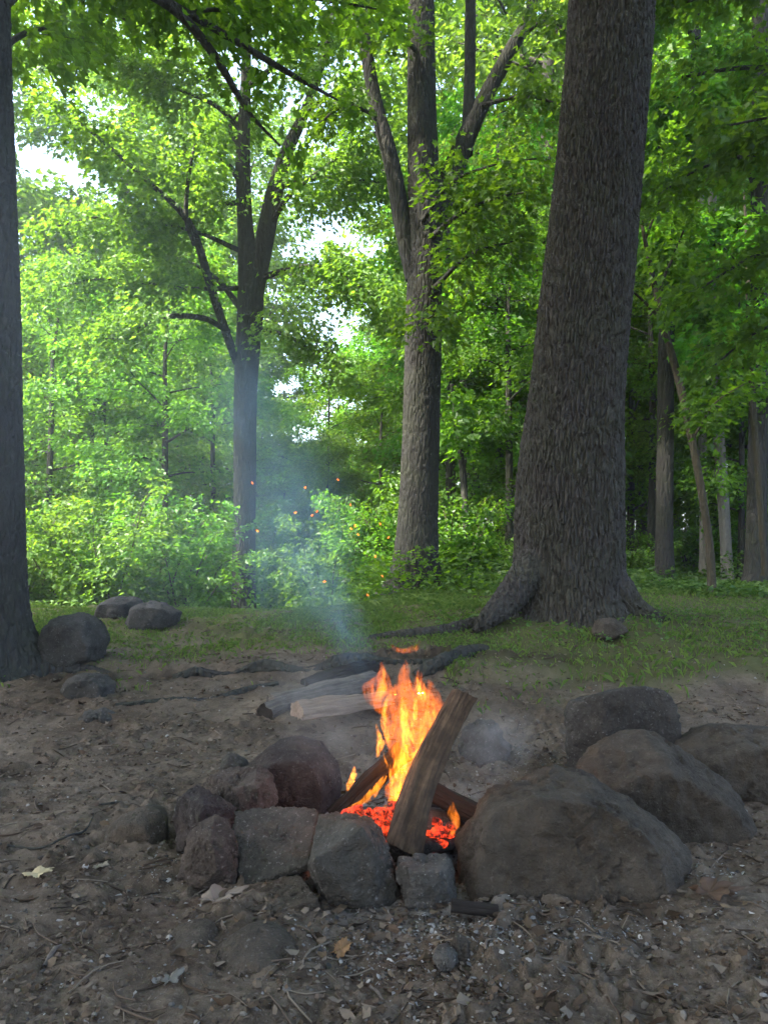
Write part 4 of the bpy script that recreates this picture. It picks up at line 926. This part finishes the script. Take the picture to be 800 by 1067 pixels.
# drop things on the real (rough) ground surface
from mathutils.bvhtree import BVHTree
_g = bpy.data.objects['ground'].data
_co = np.empty(len(_g.vertices)*3, np.float32); _g.vertices.foreach_get('co', _co); _co = _co.reshape(-1, 3)
_NU, _NV = 560, 680
_ux = .6; _X = .6*np.sinh(5.3*np.linspace(-1, 1, _NU)); _Y = 2.5+.5*np.sinh(6.0*np.linspace(-.70, 1, _NV)); _Z = _co[:, 2].reshape(_NU, _NV)
def surf(x, y):
    x = np.asarray(x, float); y = np.asarray(y, float)
    i = np.clip(np.searchsorted(_X, x)-1, 0, _NU-2); j = np.clip(np.searchsorted(_Y, y)-1, 0, _NV-2)
    a = np.clip((x-_X[i])/(_X[i+1]-_X[i]), 0, 1); b = np.clip((y-_Y[j])/(_Y[j+1]-_Y[j]), 0, 1)
    return (_Z[i, j]*(1-a)+_Z[i+1, j]*a)*(1-b)+(_Z[i, j+1]*(1-a)+_Z[i+1, j+1]*a)*b
def flakes(name, label, x, y, size, q, mat, asp=(.35, 1.), lift=.004, tilt=.5, thick=.2):
    """irregular curled scraps with some thickness: bent 6-gon fans"""
    n = len(x); k = 6; th = np.arange(k)/k*6.283
    rad = q.uniform(.5, 1.15, (n, k)); a = q.uniform(*asp, n)
    lx = np.cos(th)[None]*rad; ly = np.sin(th)[None]*rad*a[:, None]; lz = q.normal(size=(n, k))*thick*.6
    az = q.uniform(0, 6.283, n); f = norm(np.stack([np.cos(az), np.sin(az), q.normal(size=n)*tilt*.4], -1))
    nr = norm(UP[None]+q.normal(size=(n, 3))*tilt); s = norm(np.cross(f, nr)); u = np.cross(s, f)
    p = np.stack([x, y, surf(x, y)+lift+size*.12], -1)
    top = p[:, None]+size[:, None, None]*(lx[..., None]*f[:, None]+ly[..., None]*s[:, None]+(lz+.1)[..., None]*u[:, None])
    ctr = (p+u*(size*.22)[:, None])[:, None]
    V = np.concatenate([ctr, top], 1); F_ = []
    for i in range(k): F_ += [0, 1+i, 1+(i+1) % k]
    I = (np.array(F_)[None]+(np.arange(n)*(k+1))[:, None]).ravel()
    return tag(link(name, mesh_np(name, V.reshape(-1, 3), I, np.full(n*k, 3), False), mat), label, name.replace('_', ' '), kind='stuff')
def fan(n, seed, y0=1.3, y1=7.5, ex=.62):
    q = np.random.default_rng(seed); y = y0*(y1/y0)**q.random(n); x = (q.random(n)*2-1)*(ex*y+.5); return x, y, q
x, y, q = fan(32000, 61); kk = q.random(len(x)) < (.15+.85*clump(x, y, 2.2, 66))*(1-.5*grassy(x, y)); x, y = x[kk], y[kk]
flakes('leaf_litter', 'crumbled dead leaves, bark chips and wood scraps strewn over the dirt', x, y, .0035+.009*q.random(len(x))**3+.004*q.random(len(x)), q, M_lit)
x, y, q = fan(1900, 62); kk = q.random(len(x)) < (.2+.8*clump(x, y, 1.5, 67)); x, y = x[kk], y[kk]
flakes('dead_leaves', 'brown curled dead leaves scattered over dirt and grass', x, y, q.uniform(.012, .030, len(x)), q, M_lit, (.4, .8), .006, .5, .35)
x, y, q = fan(9000, 82, 3.0, 6.8); kk = q.random(len(x)) < (.25+.75*clump(x, y, 1.7, 83)); x, y = x[kk], y[kk]
flakes('leaf_scraps', 'small scraps of dead leaf and bark on the dirt and thin grass behind the ring', x, y, q.uniform(.006, .017, len(x)), q, M_lit, (.3, .8), .004, .4, .3)
def blobs(name, label, x, y, size, q, mat, flat=.7):
    V0, I0 = ico(1); n = len(x)
    sc_ = q.uniform(.6, 1.2, (n, 1, 3))*np.array([1, 1, flat]); J = 1+.22*q.normal(size=(n, len(V0), 1))
    V = np.stack([x, y, surf(x, y)], -1)[:, None]+V0[None]*sc_*J*size[:, None, None]
    I = (I0[None]+(np.arange(n)*len(V0))[:, None]).ravel()
    return tag(link(name, mesh_np(name, V.reshape(-1, 3), I, np.full(len(I)//3, 3), False), mat), label, name.replace('_', ' '), kind='stuff')
x, y, q = fan(6500, 63, 1.3, 6)
blobs('pebbles', 'grit and small pebbles pressed into the dirt', x, y, .002+.009*q.random(len(x))**4, q, M_peb)
# earth crumbs
x, y, q = fan(10000, 68, 1.3, 5); kk = q.random(len(x)) < (.1+.9*clump(x, y, 2.6, 71)); x, y = x[kk], y[kk]
blobs('earth_crumbs', 'loose crumbs of dark earth on the trodden ground', x, y, .003+.011*q.random(len(x))**3, q, litter_mat('earth_crumb', [(.045, .034, .026), (.07, .054, .041), (.09, .07, .055), (.06, .05, .04)]))
# white ash flecks: in front of the ring, among its stones and behind the fire
q = np.random.default_rng(64); xs = []; ys = []
for px, py, sx, sy, n in [(455, 965, 55, 14, 750), (520, 985, 70, 18, 420), (620, 960, 60, 12, 520), (735, 905, 18, 18, 200), (395, 985, 60, 16, 420), (535, 785, 45, 14, 700), (500, 820, 35, 14, 400), (170, 905, 16, 12, 160), (330, 1000, 90, 25, 90), (560, 1015, 150, 25, 110), (320, 870, 80, 40, 150), (150, 960, 90, 50, 140)]:
    for _ in range(1):
        a = px+q.normal(size=n)*sx; b = np.minimum(py+q.normal(size=n)*sy, 1075); Y = CAMZ*F/(b-560.); xs.append((a-HX)/F*Y); ys.append(Y)
x = np.concatenate(xs); y = np.concatenate(ys)
flakes('wood_ash', 'white and grey flakes of wood ash around and inside the fire ring', x, y, .002+.0085*q.random(len(x))**3.5, q, M_ash, (.4, 1), .003, .6, .3)
# loose twigs
x, y, q = fan(1500, 65, 1.4, 6.5); mb = MB()
for i in range(len(x)):
    L = q.uniform(.03, .16); az = q.uniform(0, 6.283); d = np.array([math.cos(az), math.sin(az), 0])*L
    p0 = np.array([x[i], y[i], 0]); pp = np.array([p0-d*.5, p0+d*.05+np.array([-d[1], d[0], 0])*q.normal()*.12, p0+d*.5])
    pp[:, 2] = surf(pp[:, 0], pp[:, 1])+.004
    tube(mb, np.column_stack([pp, [.0022, .0025, .0012]])*np.array([1, 1, 1, q.uniform(.6, 1.5)]), 5, 4)
tag(mb.build('twigs', litter_mat('twig_bark', [(.05, .036, .026), (.085, .065, .05), (.035, .027, .02), (.14, .115, .09)])), 'short broken twigs scattered over the dirt', 'twigs', kind='stuff')
# roots laid bare where the turf has worn away
def bare_root(label, pts, seed):
    q = []
    for a, b, w_, up in pts:
        g = G(a, b); q.append([g[0], g[1], float(surf(g[0], g[1]))+up, w_*.5*g[1]/F])
    mb = MB(); o0 = np.array(q[0][:3])
    tube(mb, np.array(q), 160, 28, lambda th, s, rad, C: rad*(.7*fbm(np.stack([np.cos(th)*1.2, np.sin(th)*1.2, s*5+seed], -1), 4, seed)+.25*fbm(np.stack([np.cos(th)*4, np.sin(th)*4, s*22], -1), 3, seed+2)))
    o = mb.build('exposed_root', M_bark2, None, o0); o.location = o0; tag(o, label, 'root', 'bare roots in the ground behind the fire')
bare_root('dark knotted root running along the edge of the grass behind the fire', [(180, 708, 7, 0), (205, 703, 11, .01), (240, 702, 8, -.03), (275, 698, 14, .015), (320, 696, 9, -.03), (365, 694, 15, .01), (420, 692, 9, -.02), (478, 688, 8, 0)], 3)
bare_root('thin root half sunk in the bare dirt, left of the spare firewood', [(120, 738, 5, 0), (165, 733, 8, -.01), (215, 727, 7, -.02), (250, 720, 9, .0), (290, 716, 6, 0)], 8)
bare_root('short thick root stub below the biggest tree, dark with soil', [(432, 704, 8, 0), (455, 694, 16, .03), (480, 684, 18, .03), (505, 678, 10, .01)], 12)
# single pieces the eye catches
def stick(name, label, pts, w, mat):
    q = []
    for a, b in pts:
        g = G(a, b); q.append([g[0], g[1], float(surf(g[0], g[1]))+.006, w])
    q[-1][3] = w*.4; mb = MB(); o0 = np.array(q[0][:3]); tube(mb, np.array(q), 40, 8, lambda th, s, rad, C: rad*.3*fbm(np.stack([np.cos(th), np.sin(th), s*60], -1), 3, 2)); tag(mb.build(name, mat, None, o0), label, 'twig').location = o0
stick('curved_twig', 'long thin curved twig lying on the dirt at the far left', [(0, 880), (40, 884), (70, 882), (88, 872), (98, 858)], .004, M_bark2)
stick('curved_twig', 'short pale straight twig on the dirt near the bottom edge', [(386, 1026), (393, 1036), (400, 1048)], .004, M_greywood)
stick('curved_twig', 'thin dark twig running across the dirt left of the ring, above the low brown stone', [(100, 842), (118, 840), (140, 835)], .004, M_bark2)
stick('curved_twig', 'grey stick lying end-on in the dirt near the bottom left', [(46, 1012), (56, 1000), (64, 992)], .006, M_greywood)
def dead_leaf(label, px, py, size, az, col, kind='lobed', seed=0):
    q = np.random.default_rng(seed); t = NT('dry_leaf'); p = t.obj()
    t.bsdf(t.mix(t.noise(p, 30, 4), tuple(c*.6 for c in col), col), .8, t.bump(t.noise(p, 60, 3), .4, .004), .2)
    g = G(px, py); th = np.linspace(0, 6.283, 65)[:-1]
    rad = (.55+.45*np.abs(np.cos(th*2.5))**.8 if kind == 'lobed' else .8+.1*np.cos(2*th))*(1+.12*q.normal(size=64))
    if kind == 'lobed': rad = rad*(.75+.25*np.cos(th))
    rings = []
    for k in (0., .35, .7, 1.):
        r_ = rad*k*size; X = np.cos(th)*r_*1.25; Y = np.sin(th)*r_*.8
        Z = .25*size*k*k*np.abs(np.sin(th*2.5+.6))+.12*size*np.cos(th*3+seed)*k
        rings.append(np.stack([X, Y, Z], -1))
    V = np.concatenate(rings); I, L = grid_faces(4, 64)
    o = link('dead_leaf', mesh_np('dead_leaf', V, I, L), t.m); o.location = (g[0], g[1], float(surf(g[0], g[1]))+.008); o.rotation_euler = (R(8), R(-5), az)
    m = o.modifiers.new('thickness', 'SOLIDIFY'); m.thickness = .0012
    tag(o, label, 'leaf')
dead_leaf('large dry grey-tan lobed leaf lying at the foot of the reddish upright stone', 224, 940, .075, .35, (.20, .17, .14), seed=1)
dead_leaf('yellowish pale dry leaf alone on the dirt at the far left', 40, 922, .036, .2, (.42, .36, .22), 'oval', 2)
dead_leaf('dark brown lobed oak leaf on the dirt below the wedge-shaped boulder', 738, 942, .075, .1, (.085, .055, .038), seed=3)
dead_leaf('crumpled orange-brown leaf standing in the ash in front of the angular block', 356, 990, .034, 1.2, (.24, .135, .065), 'oval', 4)
dead_leaf('small pale scrap of leaf on the dirt above the yellowish one', 105, 905, .022, .6, (.28, .24, .18), 'oval', 5)
dead_leaf('torn grey leaf lying flat near the bottom edge left of the middle', 176, 1030, .030, .9, (.17, .16, .14), seed=6)

# ------------------------------------------------------------------ smoke
def smoke_mat(name, dens, col, scale, seed, asym=.1):
    t = NT(name); o = t.obj()
    ln = t.n('VectorMath', operation='LENGTH', i_0=o).outputs['Value']
    fall = t.ramp(ln, (.0, 1.), (.55, .45), (.98, 0.))
    n = t.noise(t.n('VectorMath', operation='ADD', i_0=t.mapping(o, (1, 1, 1)), i_1=(seed, seed*2., 0)).outputs[0], scale, 4, .6, .7)
    f = t.math('MULTIPLY', t.math('POWER', fall, 1.4), t.ramp(n, (.34, .05), (.66, 1.)))
    v = t.n('VolumePrincipled', i_Color=col, i_Density=t.math('MULTIPLY', f, dens), i_Anisotropy=asym)
    t.set(t.out.inputs['Volume'], v); return t.m
def puff(px, py, Y, wpx, hpx, depth, rot, dens, col, scale, seed, parent):
    V, I = ico(4); o = link('smoke_puff', mesh_np('smoke_puff', V, I, np.full(len(I)//3, 3)), smoke_mat('smoke', dens, col, scale, seed), parent)
    s = Y/F; o.scale = (wpx*s, depth, hpx*s); o.rotation_euler = (0, R(rot), 0); o.location = Vector(P(px, py, Y))-parent.location; return o
HAZE = .0011
SM = empty('campfire_smoke', tuple(P(415, 790, 2.9)))
tag(SM, 'thin bluish smoke drifting up and back from the fire', 'smoke', kind='stuff')
BL = (.42, .64, .90)
puff(305, 555, 5.2, 82, 135, .5, -6, 1.75, BL, 2.2, 1, SM)
puff(330, 715, 3.8, 90, 45, .4, 10, .5, (.75, .8, .86), 2.6, 10, SM)
puff(262, 430, 6.0, 70, 120, .5, -14, .9, BL, 2.4, 11, SM)
puff(352, 640, 4.2, 34, 95, .3, -28, 1.5, BL, 2.6, 9, SM)
puff(352, 770, 3.05, 95, 60, .28, 25, 1.0, (.82, .82, .84), 3., 3, SM)
puff(515, 775, 3.1, 62, 48, .25, -20, 1.9, (.84, .84, .86), 3., 4, SM)
puff(240, 560, 6.5, 190, 260, 1.3, -14, .15, (.62, .74, .92), 1.6, 5, SM)
puff(60, 330, 4.6, 300, 420, 1.5, -10, .11, (.66, .76, .95), 1.2, 6, SM)

# ------------------------------------------------------------------ air, sky, sun
bm = bmesh.new(); bmesh.ops.create_cube(bm, size=1)
hz = bpy.data.meshes.new('haze'); bm.to_mesh(hz); bm.free()
t = NT('haze'); v = t.n('VolumePrincipled', i_Color=(.80, .88, 1.), i_Density=HAZE, i_Anisotropy=.2); t.set(t.out.inputs['Volume'], v)
ho = link('haze', hz, t.m); ho.scale = (170, 190, 60); ho.location = (0, 60, 22)
tag(ho, 'faint pale haze hanging in the woods', 'haze', kind='stuff')

SUN_EL, SUN_AZ = R(50), R(-122)      # from the left, a little behind the camera
w = bpy.data.worlds.new('World'); sc.world = w; w.use_nodes = True; nt = w.node_tree; nt.nodes.clear()
sky = nt.nodes.new('ShaderNodeTexSky'); sky.sky_type = 'NISHITA'; sky.sun_disc = False; sky.sun_elevation = SUN_EL; sky.sun_rotation = SUN_AZ; sky.air_density = 1.; sky.dust_density = 4.; sky.ozone_density = 1.
bg = nt.nodes.new('ShaderNodeBackground'); bg.inputs[1].default_value = .15
wo = nt.nodes.new('ShaderNodeOutputWorld'); nt.links.new(sky.outputs[0], bg.inputs[0]); nt.links.new(bg.outputs[0], wo.inputs[0])
sl = bpy.data.lights.new('sun', 'SUN'); sl.energy = 5.0; sl.angle = R(4); sl.color = (1, .92, .74)
so = bpy.data.objects.new('sun', sl); COL.objects.link(so)
sd = Vector((math.sin(SUN_AZ)*math.cos(SUN_EL), math.cos(SUN_AZ)*math.cos(SUN_EL), math.sin(SUN_EL)))
so.rotation_euler = sd.to_track_quat('Z', 'Y').to_euler(); so.location = (0, 0, 30)
pl = bpy.data.lights.new('fire_light', 'POINT'); pl.energy = .6; pl.color = (1, .33, .07); pl.shadow_soft_size = .06
po = bpy.data.objects.new('fire_light', pl); COL.objects.link(po); po.location = P(412, 778, 2.66)

vs = sc.view_settings; vs.view_transform = 'Standard'; vs.look = 'None'; vs.exposure = 2.75; vs.gamma = 1; vs.use_curve_mapping = False
sc.render.engine = 'CYCLES'
cy = sc.cycles; cy.max_bounces = 8; cy.diffuse_bounces = 4; cy.glossy_bounces = 2; cy.transmission_bounces = 4; cy.volume_bounces = 1; cy.transparent_max_bounces = 8
cy.use_denoising = True; cy.denoiser = 'OPENIMAGEDENOISE'; cy.sample_clamp_indirect = 6; cy.caustics_reflective = False; cy.caustics_refractive = False
cy.volume_max_steps = 64; cy.volume_step_rate = 1.
